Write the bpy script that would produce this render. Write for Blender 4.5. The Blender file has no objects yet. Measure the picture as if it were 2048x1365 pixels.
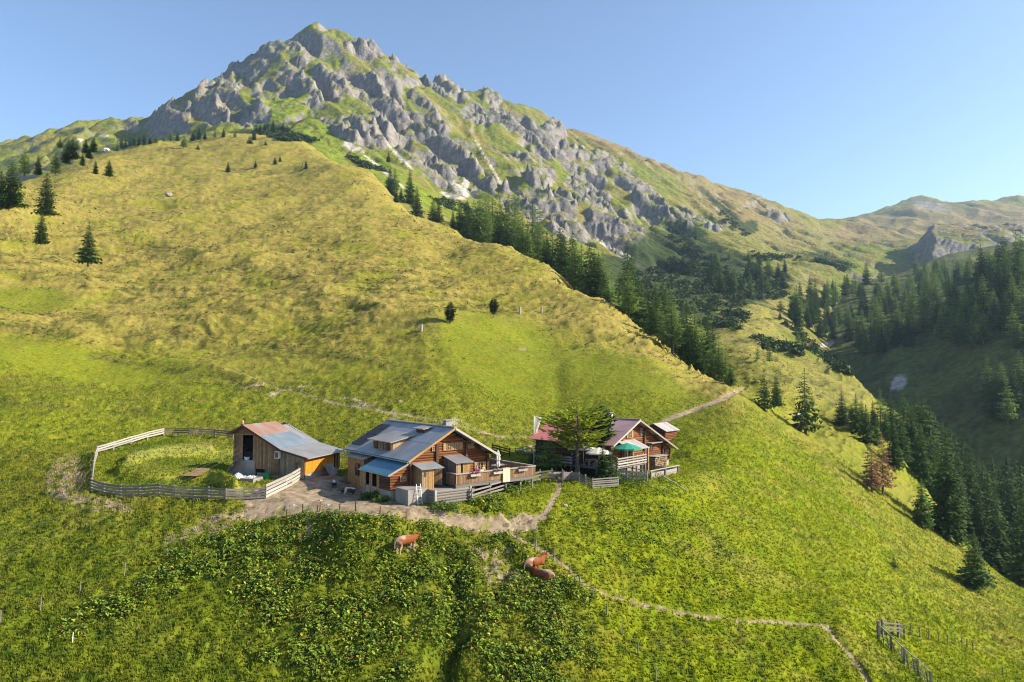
import bpy, bmesh, math, random
import numpy as np
from mathutils import Vector, Matrix

random.seed(7)
rng = np.random.default_rng(7)
SC = bpy.context.scene
COL = SC.collection

# ------------------------------------------------------------------ camera, sky, sun, exposure
F, CU, CV, HZ = 1365.0, 1024.0, 682.5, 750.0
PITCH = math.atan((HZ - CV) / F)
cam_data = bpy.data.cameras.new("camera")
cam_data.lens = 24.0; cam_data.sensor_width = 36.0
cam_data.clip_start = 1.0; cam_data.clip_end = 12000.0
cam = bpy.data.objects.new("camera", cam_data); COL.objects.link(cam)
cam.location = (0, 0, 0); cam.rotation_euler = (math.pi / 2 + PITCH, 0, 0)
SC.camera = cam

SUN_EL = math.radians(30.0)
SUN_AZ = math.atan2(-0.07, 0.9975)          # angle of the sun from +X towards +Y
sdir = Vector((math.cos(SUN_EL) * math.cos(SUN_AZ), math.cos(SUN_EL) * math.sin(SUN_AZ), math.sin(SUN_EL)))
world = bpy.data.worlds.new("World"); SC.world = world; world.use_nodes = True
wn = world.node_tree.nodes; wl = world.node_tree.links
for n in list(wn): wn.remove(n)
sky = wn.new("ShaderNodeTexSky"); sky.sky_type = 'NISHITA'; sky.sun_disc = False
sky.sun_elevation = SUN_EL; sky.sun_rotation = math.pi / 2 - SUN_AZ
sky.altitude = 1700; sky.air_density = 1.0; sky.dust_density = 2.2; sky.ozone_density = 1.6
bg = wn.new("ShaderNodeBackground"); bg.inputs[1].default_value = 0.115
wo = wn.new("ShaderNodeOutputWorld")
wl.new(sky.outputs[0], bg.inputs[0]); wl.new(bg.outputs[0], wo.inputs[0])
sun_data = bpy.data.lights.new("sun", 'SUN'); sun_data.energy = 5.0
sun_data.angle = math.radians(0.5); sun_data.color = (1.0, 0.90, 0.72)
sun = bpy.data.objects.new("sun", sun_data); COL.objects.link(sun)
sun.rotation_euler = sdir.to_track_quat('Z', 'Y').to_euler()
sun.location = (200, 50, 200)
SC.view_settings.view_transform = 'Standard'; SC.view_settings.look = 'None'
SC.view_settings.gamma = 1.0; SC.view_settings.use_curve_mapping = False
SC.view_settings.exposure = 1.14
SC.cycles.use_denoising = True; SC.cycles.filter_width = 1.1
SC.cycles.max_bounces = 5; SC.cycles.diffuse_bounces = 2; SC.cycles.glossy_bounces = 2
SC.cycles.transmission_bounces = 3; SC.cycles.transparent_max_bounces = 6; SC.cycles.volume_bounces = 0

# ------------------------------------------------------------------ helpers: image <-> place
_c, _s = math.cos(PITCH), math.sin(PITCH)
def ray(u, v):
    t = (CV - v) / F
    fwd = _c - t * _s
    return (u - CU) / F / fwd, (_s + t * _c) / fwd       # X/Y and Z/Y
def P(u, v, Y):
    a, b = ray(u, v); return Vector((a * Y, Y, b * Y))
def pix(x, y, z):                                         # place -> photograph pixel (numpy ok)
    fwd = y * _c + z * _s; up = -y * _s + z * _c
    return CU + F * x / fwd, CV - F * up / fwd
def sm(a, b, x):
    t = np.clip((x - a) / (b - a), 0, 1); return t * t * (3 - 2 * t)

# ------------------------------------------------------------------ noise in numpy
_perm = np.random.default_rng(3).permutation(512).astype(np.int64)
_perm = np.concatenate([_perm, _perm, _perm])
_ga = np.random.default_rng(5).random(512) * 2 * math.pi
_gx, _gy = np.cos(_ga), np.sin(_ga)
def pn(x, y, seed=0):
    x = np.asarray(x, float) + seed * 17.31; y = np.asarray(y, float) + seed * 9.77
    xi = np.floor(x).astype(np.int64); yi = np.floor(y).astype(np.int64)
    xf = x - xi; yf = y - yi
    u = xf * xf * xf * (xf * (xf * 6 - 15) + 10); v = yf * yf * yf * (yf * (yf * 6 - 15) + 10)
    def g(ix, iy, fx, fy):
        h = _perm[(_perm[ix & 511] + iy) & 511]
        return _gx[h] * fx + _gy[h] * fy
    a = g(xi, yi, xf, yf); b = g(xi + 1, yi, xf - 1, yf)
    c = g(xi, yi + 1, xf, yf - 1); d = g(xi + 1, yi + 1, xf - 1, yf - 1)
    ab = a + u * (b - a); cd = c + u * (d - c)
    return (ab + v * (cd - ab)) * 1.5
def fbm(x, y, o=4, seed=0, gain=0.5):
    r = 0; a = 1.0
    for k in range(o):
        r = r + a * pn(x * 2 ** k, y * 2 ** k, seed + k); a *= gain
    return r
def ridged(x, y, o=4, seed=0, gain=0.55):
    r = 0; a = 1.0
    for k in range(o):
        r = r + a * (1 - np.abs(pn(x * 2 ** k, y * 2 ** k, seed + k)) * 1.6); a *= gain
    return r
def worley(x, y, seed=0, jit=0.9):
    xi = np.floor(x).astype(np.int64); yi = np.floor(y).astype(np.int64)
    best = np.full(np.shape(x), 9.0); idb = np.zeros(np.shape(x))
    for dx in (-1, 0, 1):
        for dy in (-1, 0, 1):
            cx = xi + dx; cy = yi + dy
            h = _perm[(_perm[(cx + seed * 31) & 511] + cy) & 511]
            px = cx + 0.5 + jit * (_perm[h] / 512.0 - 0.5); py = cy + 0.5 + jit * (_perm[(h + 77) & 511] / 512.0 - 0.5)
            d = (x - px) ** 2 + (y - py) ** 2
            m = d < best; best = np.where(m, d, best); idb = np.where(m, h / 512.0, idb)
    return np.sqrt(best), idb

# ------------------------------------------------------------------ terrain sheets from measured points
class Sheet:
    KA, KB = 2.2, 1.0
    def __init__(self, cols):
        q = []; val = []
        for u, pts in cols.items():
            for v, Y in pts:
                a, b = ray(u, v); q.append((a * self.KA, math.log(Y) * self.KB)); val.append(b)
        self.q = np.array(q); val = np.array(val); n = len(q)
        d = np.linalg.norm(self.q[:, None] - self.q[None], axis=2)
        A = np.zeros((n + 3, n + 3)); A[:n, :n] = self.k(d) + np.eye(n) * 1e-4
        A[:n, n] = 1; A[:n, n + 1:] = self.q; A[n, :n] = 1; A[n + 1:, :n] = self.q.T
        self.w = np.linalg.solve(A, np.concatenate([val, [0, 0, 0]]))
    @staticmethod
    def k(d):
        return np.where(d > 1e-9, d * d * np.log(np.maximum(d, 1e-9)), 0.0)
    def z(self, x, y):
        x = np.asarray(x, float); y = np.asarray(y, float); sh = x.shape
        a = (x / y).ravel() * self.KA; b = np.log(y).ravel() * self.KB
        out = np.empty(a.shape)
        for i in range(0, len(a), 60000):
            qa = np.stack([a[i:i + 60000], b[i:i + 60000]], 1)
            d2 = (qa[:, None, 0] - self.q[None, :, 0]) ** 2 + (qa[:, None, 1] - self.q[None, :, 1]) ** 2
            kk = 0.5 * d2 * np.log(np.maximum(d2, 1e-12))
            out[i:i + 60000] = kk @ self.w[:-3] + self.w[-3] + qa @ self.w[-2:]
        return out.reshape(sh) * y

A_PTS = {
 -350: [(1365,42),(1200,50),(1050,60),(930,74),(850,86),(700,115),(560,160),(430,230),(375,290),(400,400)],
 0: [(1365,42),(1200,50),(1050,60),(930,75),(850,88),(780,100),(700,120),(620,148),(540,180),(430,230),(372,300),(385,400),(400,520)],
 150: [(1365,42.5),(1200,50),(1075,57.5),(985,63.5),(915,77),(860,90),(780,106),(700,126),(600,163),(520,200),(420,270),(340,390),(330,450),(350,560)],
 300: [(1365,43),(1200,50),(1080,57),(985,63.3),(940,71),(895,82),(868,91),(840,98),(760,115),(700,130),(600,165),(500,215),(400,310),(330,430),(292,520),(315,620),(345,720)],
 450: [(1365,43.5),(1200,50),(1080,56.5),(990,63),(950,73),(900,84),(862,93),(830,99),(760,114),(700,129),(600,164),(500,214),(400,316),(320,460),(274,545),(300,640),(340,740)],
 600: [(1365,44),(1200,50),(1050,57.5),(990,62.5),(960,71.5),(860,93),(830,99),(760,112),(700,128),(600,162),(500,212),(400,320),(320,455),(284,530),(310,630),(360,740)],
 750: [(1365,44.5),(1200,50.5),(1080,56.5),(1010,61),(985,64.5),(850,93),(820,99),(760,110),(700,125),(600,158),(500,212),(420,300),(356,400),(400,490),(450,600)],
 900: [(1365,45),(1200,50.5),(1080,57),(1010,61.5),(940,80),(855,93),(800,102),(720,120),(640,145),(560,180),(500,230),(460,285),(500,350),(540,430),(580,530)],
 1000: [(1365,45.5),(1250,49.5),(1100,56.5),(1030,60.5),(960,71),(930,83),(840,100),(750,118),(650,147),(560,190),(500,238),(530,275),(540,330),(505,400),(480,480)],
 1100: [(1365,46),(1250,50),(1100,57),(1040,60.5),(1000,64.5),(960,72.5),(930,84),(880,97),(830,106),(750,122),(650,150),(600,172),(545,210),(572,240),(585,275),(556,330),(515,420)],
 1200: [(1365,47),(1250,51),(1100,58.5),(1030,63),(975,71),(945,80),(905,92),(850,103),(780,114),(700,135),(640,156),(610,170),(640,195),(655,235),(615,290),(575,360),(545,430)],
 1300: [(1365,48),(1250,53),(1150,58),(1050,64),(980,72),(950,80),(905,92),(855,102),(800,110),(740,123),(690,143),(682,150),(712,180),(705,225),(662,290),(622,360),(590,430)],
 1390: [(1365,49),(1250,54.5),(1150,60),(1050,67),(970,77),(920,86),(870,96),(825,108),(780,120),(745,134),(742,139),(765,165),(745,205),(690,270),(655,325),(620,390),(600,450)],
 1480: [(1365,50),(1250,56),(1150,62),(1050,70),(950,83),(880,96),(820,110),(789,124),(786,135),(795,150),(770,180),(722,215),(690,250),(655,310),(628,370),(605,430),(590,500)],
 1550: [(1365,51),(1250,57),(1150,64),(1050,73),(950,88),(880,104),(835,120),(805,140),(790,160),(755,195),(720,235),(690,285),(662,340),(640,400),(630,450)],
 1620: [(1365,52),(1250,58),(1150,66),(1050,77),(950,95),(880,115),(845,135),(800,165),(765,195),(732,232),(716,258),(725,300),(742,350),(765,420)],
 1700: [(1365,52.5),(1260,58),(1170,66),(1070,78),(970,100),(900,122),(855,142),(815,168),(775,202),(757,226),(775,265),(812,320),(840,380)],
 1760: [(1365,53),(1280,59),(1200,66),(1100,80),(1000,105),(940,124),(885,143),(850,162),(825,184),(812,203),(842,245),(875,300)],
 1830: [(1365,54.5),(1280,61.5),(1200,70),(1110,87),(1030,110),(975,130),(950,146),(980,175),(1040,220),(1060,260)],
 1900: [(1365,56),(1280,64),(1200,76),(1120,95),(1070,114),(1045,126),(1075,150),(1120,185),(1140,230)],
 1970: [(1365,58),(1280,68),(1205,82),(1150,98),(1120,110),(1150,135),(1190,170),(1210,210)],
 2048: [(1365,60),(1280,72),(1210,88),(1184,98),(1205,120),(1245,150),(1270,190)],
 2350: [(1365,66),(1290,80),(1260,98),(1290,140),(1310,180)],
}
B_PTS = {
 -350: [(430,600),(380,720),(330,900),(305,1020),(330,1200)],
 0: [(400,600),(345,700),(305,850),(290,930),(300,1050),(340,1250)],
 100: [(345,600),(320,680),(282,830),(268,930),(285,1080),(330,1300)],
 200: [(320,600),(295,700),(262,840),(244,960),(262,1120),(320,1350)],
 300: [(300,600),(282,680),(262,800),(240,930),(262,1080),(330,1350)],
 350: [(294,600),(278,670),(250,740),(208,800),(212,880),(240,1020),(320,1350)],
 430: [(285,590),(270,650),(228,730),(178,800),(160,880),(190,1020),(300,1350)],
 520: [(270,590),(250,660),(190,770),(130,880),(100,950),(140,1080),(280,1400)],
 628: [(290,560),(245,670),(175,790),(110,900),(53,1000),(90,1090),(240,1400)],
 750: [(348,500),(300,600),(230,740),(160,880),(97,1020),(130,1120),(280,1450)],
 830: [(390,450),(340,560),(270,720),(200,880),(150,1040),(180,1150),(300,1480)],
 900: [(450,400),(400,510),(330,650),(250,830),(178,1080),(210,1200),(330,1500)],
 980: [(490,350),(440,480),(370,640),(290,830),(195,1110),(230,1250),(340,1550)],
 1050: [(530,320),(480,450),(420,570),(350,720),(280,900),(217,1150),(250,1300),(350,1600)],
 1120: [(560,310),(510,430),(460,560),(390,720),(320,900),(252,1230),(280,1400),(370,1700)],
 1200: [(590,310),(540,420),(500,560),(430,700),(360,900),(279,1300),(310,1500),(400,1900)],
 1350: [(645,310),(590,430),(545,540),(495,680),(430,850),(337,1450),(370,1700),(420,2100)],
 1500: [(662,330),(620,400),(560,530),(505,720),(450,1000),(396,1550),(425,1850),(450,2300)],
 1570: [(668,345),(630,420),(580,530),(530,720),(470,1050),(419,1600),(440,1900),(460,2400)],
 1640: [(685,410),(640,480),(600,550),(560,640),(520,800),(480,1080),(446,1700),(452,2000),(470,2600)],
 1700: [(720,420),(640,560),(585,640),(540,780),(500,1050),(462,1500),(440,1900),(440,2100),(470,2700)],
 1760: [(760,440),(650,580),(590,700),(545,840),(505,1080),(465,1500),(421,2100),(428,2250),(470,2800)],
 1850: [(760,560),(640,700),(560,860),(500,1150),(450,1600),(394,2250),(400,2350),(460,2900)],
 1905: [(740,600),(620,760),(550,900),(500,1200),(455,1600),(412,2150),(420,2300),(470,2900)],
 1970: [(720,620),(600,780),(540,950),(490,1250),(450,1600),(411,2100),(425,2300),(470,2900)],
 2048: [(700,650),(580,820),(520,1000),(470,1400),(430,1750),(398,2050),(410,2200),(470,2900)],
 2350: [(640,700),(520,900),(440,1400),(392,1900),(410,2200),(470,2900)],
}
C_PTS = {
 1500: [(760,360),(720,440),(680,560),(660,700)],
 1580: [(740,380),(705,440),(665,520),(630,640),(620,760)],
 1645: [(712,400),(692,430),(650,500),(612,590),(590,680),(600,800)],
 1700: [(960,220),(850,290),(760,350),(728,374),(695,398),(640,480),(595,570),(570,660),(585,780)],
 1790: [(1100,190),(950,250),(840,290),(770,322),(715,347),(672,380),(655,415),(650,450),(605,540),(565,650),(552,720),(570,840)],
 1850: [(1180,180),(1000,235),(850,282),(760,315),(690,343),(640,372),(622,395),(625,440),(590,540),(550,660),(528,730),(550,850)],
 1900: [(1220,170),(1050,225),(900,262),(800,290),(700,325),(630,358),(598,385),(608,440),(580,540),(540,670),(508,750),(530,880)],
 1970: [(1260,160),(1100,210),(900,250),(800,275),(700,303),(620,335),(566,368),(580,430),(550,540),(520,670),(498,750),(520,880)],
 2048: [(1300,150),(1150,195),(1000,218),(900,237),(800,258),(700,284),(600,318),(530,352),(545,410),(520,540),(500,660),(482,740),(500,880)],
 2350: [(1300,140),(1150,185),(900,215),(700,245),(500,290),(430,340),(440,400),(430,540),(420,700),(440,880)],
}
SA, SB, SCs = Sheet(A_PTS), Sheet(B_PTS), Sheet(C_PTS)
# ------------------------------------------------------------------ house frames (origin on the ground, a = along the gable, b = along the ridge)
class Frame:
    def __init__(s, o, t):
        s.o = Vector(o); L = math.hypot(*t); s.t = Vector((t[0] / L, t[1] / L, 0)); s.b = Vector((-s.t.y, s.t.x, 0))
        s.M = Matrix(((s.t.x, s.b.x, 0, s.o.x), (s.t.y, s.b.y, 0, s.o.y), (0, 0, 1, s.o.z), (0, 0, 0, 1)))
    def w(s, a, b, h=0): return s.M @ Vector((a, b, h))
    def loc(s, x, y):
        dx = x - s.o.x; dy = y - s.o.y
        return dx * s.t.x + dy * s.t.y, dx * s.b.x + dy * s.b.y
FH = Frame((-10.8, 61.0, -11.2), (0.784, 0.62))         # main hut
F2 = Frame((14.6, 78.0, -11.1), (0.67, 0.74))           # second hut, origin under the apex
FB = Frame((-27.5, 70.0, -10.45), (0.965, -0.26))       # barn, origin under the apex

# ------------------------------------------------------------------ masks painted onto the land (kept as vertex colour)
def blobs(u, v, L, wob=None):
    r = np.zeros(np.shape(u))
    for e in L:
        cu, cv, ru, rv = e[:4]; an = math.radians(e[4]) if len(e) > 4 else 0.0; k = e[5] if len(e) > 5 else 1.0
        dx = u - cu; dy = v - cv
        p = (dx * math.cos(an) + dy * math.sin(an)) / ru; q = (-dx * math.sin(an) + dy * math.cos(an)) / rv
        r = np.maximum(r, k * np.clip(1.6 - 1.1 * (p * p + q * q), 0, 1))
    return r
def poly_d(u, v, pts):                                   # distance in pixels to a polyline
    best = np.full(np.shape(u), 1e9)
    for (x0, y0), (x1, y1) in zip(pts[:-1], pts[1:]):
        dx, dy = x1 - x0, y1 - y0; t = np.clip(((u - x0) * dx + (v - y0) * dy) / (dx * dx + dy * dy), 0, 1)
        best = np.minimum(best, np.hypot(u - x0 - t * dx, v - y0 - t * dy))
    return best

def flatten(x, y, z):
    for fr, (a0, a1, b0, b1), zz, rad in ((FH, (-4, 16, -3.0, 13), -11.2, 5.0), (FB, (-2.5, 8.5, -0.5, 8), -10.45, 4.0), (F2, (-6.5, 9.0, -4, 12), -11.1, 4.5)):
        a, b = fr.loc(x, y)
        d = np.hypot(np.maximum(np.maximum(a0 - a, a - a1), 0), np.maximum(np.maximum(b0 - b, b - b1), 0))
        k = 1 - sm(0, rad, d)
        z = z * (1 - k) + zz * k
    return z

def base_A(x, y):
    z = SA.z(x, y)
    z = flatten(x, y, z)
    return z
NS = 800
S0, S1 = -.96, .96
class Grid:
    def __init__(s, y0, y1, nr, s0=S0, s1=S1, nc=NS):
        s.l0, s.l1, s.nr, s.nc, s.s0, s.s1 = math.log(y0), math.log(y1), nr, nc, s0, s1
        s.sv = np.linspace(s0, s1, nc); s.yv = np.exp(np.linspace(s.l0, s.l1, nr))
        s.Y, S = np.meshgrid(s.yv, s.sv, indexing='ij'); s.X = S * s.Y
    def at(s, x, y):                                     # bilinear height
        x = np.asarray(x, float); y = np.asarray(y, float)
        c = np.clip((x / y - s.s0) / (s.s1 - s.s0) * (s.nc - 1), 0, s.nc - 1.001)
        r = np.clip((np.log(y) - s.l0) / (s.l1 - s.l0) * (s.nr - 1), 0, s.nr - 1.001)
        ci = c.astype(int); ri = r.astype(int); fc = c - ci
        yr0 = s.yv[ri]; fr = (y - yr0) / (s.yv[ri + 1] - yr0)
        Z = s.Z
        return (Z[ri, ci] * (1 - fc) + Z[ri, ci + 1] * fc) * (1 - fr) + (Z[ri + 1, ci] * (1 - fc) + Z[ri + 1, ci + 1] * fc) * fr
    def hit(s, u, v):                                    # first place along the line of sight
        a, b = ray(u, v)
        c = (a - s.s0) / (s.s1 - s.s0) * (s.nc - 1); ci = int(min(max(c, 0), s.nc - 2)); fc = c - ci
        e = (s.Z[:, ci] * (1 - fc) + s.Z[:, ci + 1] * fc) / s.yv - b
        k = np.nonzero((e[1:] >= 0) & (e[:-1] < 0))[0]
        if len(k) == 0: return None
        k = k[0]; t = -e[k] / (e[k + 1] - e[k]); Y = s.yv[k] + t * (s.yv[k + 1] - s.yv[k])
        return Vector((a * Y, Y, b * Y))
GA = Grid(24, 660, 730); GB = Grid(255, 3000, 460, nc=800); GC = Grid(130, 900, 280, 0.3, 1.0, 330)

# --- hillside
x, y = GA.X, GA.Y
z = base_A(x, y)
u, v = pix(x, y, z)
PATHS = {  # polyline in the photograph, half width in metres
 'gate': ([(1118,965),(1116,985),(1098,1012),(1090,1030),(1060,1042),(1010,1050)], 0.32),
 'long': ([(985,1050),(1050,1082),(1100,1108),(1130,1130),(1160,1160),(1190,1185),(1250,1203),(1320,1222),(1400,1238),(1480,1244),(1560,1243),(1640,1248),(1662,1256)], 0.17),
 'down': ([(1655,1250),(1670,1275),(1695,1300),(1715,1325),(1738,1365),(1750,1390)], 0.2),
 'up': ([(1300,858),(1340,838),(1390,825),(1440,810),(1475,797),(1492,786)], 0.36),
 'upper': ([(430,742),(520,762),(590,780),(650,796),(730,812),(800,826),(870,838),(940,858),(1000,876),(1060,880)], 0.22),
 'yard': ([(500,1034),(540,1026),(620,1016),(720,1016),(800,1020),(880,1035),(950,1048),(1010,1052),(1060,1046)], 0.8),
}
def pathmask(u, v, Y, m=1.6, only=None):
    r = np.zeros(np.shape(u))
    for n, (pl, hw) in PATHS.items():
        if only and n != only: continue
        w = hw * F / Y * 0.75
        r = np.maximum(r, 1 - sm(w * 0.6, w * m, poly_d(u, v, pl)))
    return r
YARD = [(560,1000,75,26,-8),(640,985,70,30,5),(720,985,60,26,15),(700,1010,110,18,8),(640,960,40,14,0)]
yard = blobs(u, v, YARD)
pm = np.maximum(pathmask(u, v, y), sm(.35, .8, yard + .25 * pn(x * .9, y * .9, 4)))
flat = np.zeros(x.shape)
for fr, (a0, a1, b0, b1) in ((FH, (-2, 15, -3, 13)), (FB, (-2, 8, -.3, 8)), (F2, (-6, 9, -4, 12))):
    a, b = fr.loc(x, y)
    d = np.hypot(np.maximum(np.maximum(a0 - a, a - a1), 0), np.maximum(np.maximum(b0 - b, b - b1), 0)); flat = np.maximum(flat, 1 - sm(0.5, 4, d))
far = sm(85, 150, y)
smooth = blobs(u, v, [(1050,740,190,95,25),(1250,800,160,70,30),(1560,1120,260,140,35),(1900,1330,160,70,20),(330,940,150,45,0),(1180,1010,200,30,0),(60,600,90,28,0),(120,720,260,28,8)])
rough = 1 - 0.75 * smooth
wl_ = 1.0
big = fbm(x / 34, y / 34, 3, 11) * (0.3 + 2.3 * far) + far * 1.3 * pn(x / 55, z / 7, 13) + far * .8 * ridged(x / 60, y / 90, 2, 15) - far * .8
# terracettes: ridges along the contour
tpn = np.abs(pn(x / 13, z / 0.85 + fbm(x / 18, y / 18, 2, 21) * 1.5, 23)) * 2
terr = (1 - tpn) * 0.55 * far * rough
tus = np.maximum(fbm(x / 2.6, y / 2.6, 4, 31, .6), -.5) * (0.10 + 0.30 * far) * rough
wd, wid = worley(x / 0.62, y / 0.62, 3)
near = (1 - far)
tusn = (np.sqrt(np.clip(1 - wd * wd * 1.5, 0, 1)) * (0.4 + wid) * 0.20 + fbm(x / 1.3, y / 1.3, 3, 41) * 0.16) * near * (1 - .45 * smooth)
gul = -1.15 * np.exp(-(poly_d(u + 14 * fbm(x / 3, y / 3, 2, 27), v, [(905,1145),(915,1200),(905,1260),(890,1320),(880,1365),(875,1420)]) / 30) ** 2) - 0.25 * np.exp(-(poly_d(u, v, [(860,690),(890,745),(925,800)]) / 14) ** 2)
gul += -0.3 * np.exp(-(poly_d(u, v, [(1115,740),(1118,790),(1110,830)]) / 16) ** 2)
gul += -0.12 * np.exp(-(poly_d(u, v, [(1655,1250),(1690,1295),(1738,1365)]) / 7) ** 2)
mound = 1.0 * np.exp(-(poly_d(u, v, [(240,948),(330,958),(420,962),(470,985)]) / 9) ** 2) + 1.0 * np.exp(-(poly_d(u, v, [(255,928),(290,915),(330,908),(420,903)]) / 8) ** 2)
BANKS = [[(-40,640),(60,648),(130,662),(190,690)], [(190,700),(300,722),(420,745),(520,768)], [(300,655),(370,660),(430,668),(500,680)], [(395,525),(480,530),(560,545),(610,556)], [(595,580),(660,590),(720,610),(770,635)], [(560,690),(660,700),(760,720),(830,760)], [(0,530),(90,540),(170,545)], [(250,480),(330,492),(400,500)], [(0,800),(150,805),(300,815)]]
bankd = np.min([poly_d(u, v + 7 * fbm(x / 12, y / 12, 2, 17), bk) for bk in BANKS], 0); bankm = np.exp(-(bankd / 13) ** 2)
mound = mound + .8 * bankm * sm(-.5, .4, fbm(x / 16, y / 16, 2, 18))
pm = np.maximum(pm, .6 * np.exp(-(poly_d(u, v, [(470,905),(400,908),(330,915),(270,926),(248,940),(300,951),(380,957),(440,960),(500,986)]) / 7) ** 2) * (y < 100))
keep = (1 - 0.93 * pm) * (1 - flat * .8)
z = z + big * (1 - flat) + (terr + tus + tusn) * keep + gul + mound - 0.07 * pm
GA.Z = z; PU, PV = u, v
# --- hillside colours (sRGB targets turned into base colours)
def lin(c):
    c = np.array(c, float) / 255; return np.where(c <= .04045, c / 12.92, ((c + .055) / 1.055) ** 2.4)
def mix(A, B, k): return A + (B - A) * k[..., None]
ones = np.ones(x.shape + (1,))
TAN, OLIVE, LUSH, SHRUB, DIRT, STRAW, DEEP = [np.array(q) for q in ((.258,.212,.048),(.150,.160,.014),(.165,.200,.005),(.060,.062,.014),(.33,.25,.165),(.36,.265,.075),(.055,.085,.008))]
u, v = pix(x, y, z)
c = ones * OLIVE
up = sm(780, 620, v + 60 * fbm(x / 40, y / 40, 3, 51)); c = mix(c, TAN, up * .9)
c = mix(c, TAN, blobs(u, v, [(1330,700,190,32,36),(1150,600,150,30,33)]) * .9)
c = mix(c, np.array((.15,.175,.010)), blobs(u, v, [(1050,740,210,100,25),(1250,800,170,75,30)]) * .85)
c = mix(c, np.array((.165,.165,.012)), blobs(u, v, [(120,720,280,40,8),(700,700,250,60,10,.6),(500,640,150,50,0,.4),(650,490,90,14,0,.5),(1000,560,120,50,20,.5)]) * .7)
right = sm(1080, 1330, u) * sm(840, 900, v)
c = mix(c, LUSH, np.maximum(right, blobs(u, v, [(1150,1030,190,60,10),(1180,970,180,40,0),(1080,930,120,40,0),(1330,1150,200,150,0)])) * .95)
c = mix(c, np.array((.20,.20,.022)), blobs(u, v, [(1700,930,240,40,38),(1850,1080,240,40,38),(1930,1190,200,45,36)]) * .75)
c = mix(c, np.array((.145,.175,.010)), blobs(u, v, [(330,930,160,55,0),(250,1200,330,150,0,.5),(560,1300,330,120,0,.5),(60,600,90,28,0)]) * .8)
# dwarf shrub patches, dry straw patches and fresh green patches with shapes of their own
shm = sm(.08, .40, fbm(x / 8.5, z / 1.5 + y / 30, 4, 61, .62) + .25 * fbm(x / 30, y / 30, 2, 62)) * (1 - smooth * .8)
upper_shrub = shm * far * (0.35 + .65 * blobs(u, v, [(300,540,360,60,4),(620,640,320,70,10),(200,660,300,40,0),(800,560,250,50,20),(560,780,400,40,5),(1000,800,120,40,30),(1400,740,60,40,30),(200,800,260,40,0)]))
upper_shrub = np.maximum(upper_shrub, np.exp(-(np.min([poly_d(u, v - 9 + 9 * fbm(x / 9, y / 9, 2, 19), bk) for bk in BANKS], 0) / 11) ** 2) * sm(-.5, .1, fbm(x / 5, y / 5, 3, 63)))
c = mix(c, np.array((.18,.205,.012)), blobs(u, v, [(180,735,330,42,9),(80,840,260,50,2),(420,800,200,40,5,.6)]) * .75)
c = mix(c, SHRUB * 1.25, upper_shrub * .62)
st = sm(.10, .6, fbm(x / 5.5, z / 1.1 + y / 20, 3, 71, .6)) * (0.55 * far + .25 * (1 - right) * near)
c = mix(c, STRAW, st * (.36 - .25 * smooth))
c = mix(c, np.array((.20,.19,.055)), blobs(u, v, [(1560,700,130,70,30),(1500,640,90,60,0),(1650,760,120,40,35)]) * .6)
c = mix(c, STRAW, sm(.75, .95, 1 - tpn) * .45 * far * rough); c = mix(c, SHRUB * 1.4, sm(.7, 1.1, tpn) * .38 * far * rough)  # straw paths and shrubs, with terracette light and shade put into the colour
gp = sm(.1, .6, fbm(x / 14, y / 14, 3, 81)); c = mix(c, np.array((.19,.205,.014)), gp * .5)
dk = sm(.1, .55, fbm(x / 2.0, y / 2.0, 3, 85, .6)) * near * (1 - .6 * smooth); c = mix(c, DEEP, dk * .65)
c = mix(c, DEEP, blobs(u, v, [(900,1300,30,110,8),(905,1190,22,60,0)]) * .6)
dirtp = blobs(u, v, [(135,960,38,45,30),(200,1010,60,12,10),(1010,1160,50,16,10),(985,1125,60,12,30),(1010,1105,22,10,0),(960,1120,25,14,40),(400,1065,70,12,-14),(610,1060,18,20,60),(480,1030,80,9,-10),(820,1095,14,8,0),(1045,698,7,5,0),(440,860,10,3)]) * sm(-.25, .2, pn(x * 1.1, y * 1.1, 91))
dirt = np.maximum(pm * .4, dirtp)
c = mix(c, DIRT, dirt * .9)
stones = sm(.5, .7, pn(x * .35, y * .35, 95) + .35 * pn(x * 1.3, y * 1.3, 96)) * blobs(u, v, [(760,815,170,22,8),(620,790,160,18,10),(960,860,100,14,5),(760,790,60,10)])
c = mix(c, np.array((.42,.34,.24)), stones * .9)
rv = right
c = mix(c, np.array((.085,.120,.008)), sm(.0, .5, fbm(x / 4.5, y / 4.5, 4, 87, .62)) * rv * .38); c = mix(c, np.array((.24,.20,.045)), sm(.1, .6, fbm(x / 9, y / 5, 3, 88, .6)) * rv * .32)  # dark mix puts small shadows and darker growth into the meadow colour
LOOP = [(470,905),(400,908),(330,915),(270,926),(248,940),(300,951),(380,957),(440,960),(500,986)]
lp = np.exp(-(poly_d(u, v, LOOP) / 6.5) ** 2) * (y < 100); c = mix(c, np.array((.24,.25,.03)), lp * .9)
c = mix(c, np.array((.075,.115,.010)), blobs(u, v, [(380,925,90,9,2),(330,968,110,8,3),(300,893,90,6,-8)]) * .6 * (y < 110))
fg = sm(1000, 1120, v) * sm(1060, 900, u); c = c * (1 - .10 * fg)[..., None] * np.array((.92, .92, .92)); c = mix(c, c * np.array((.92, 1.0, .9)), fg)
CA = c

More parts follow.
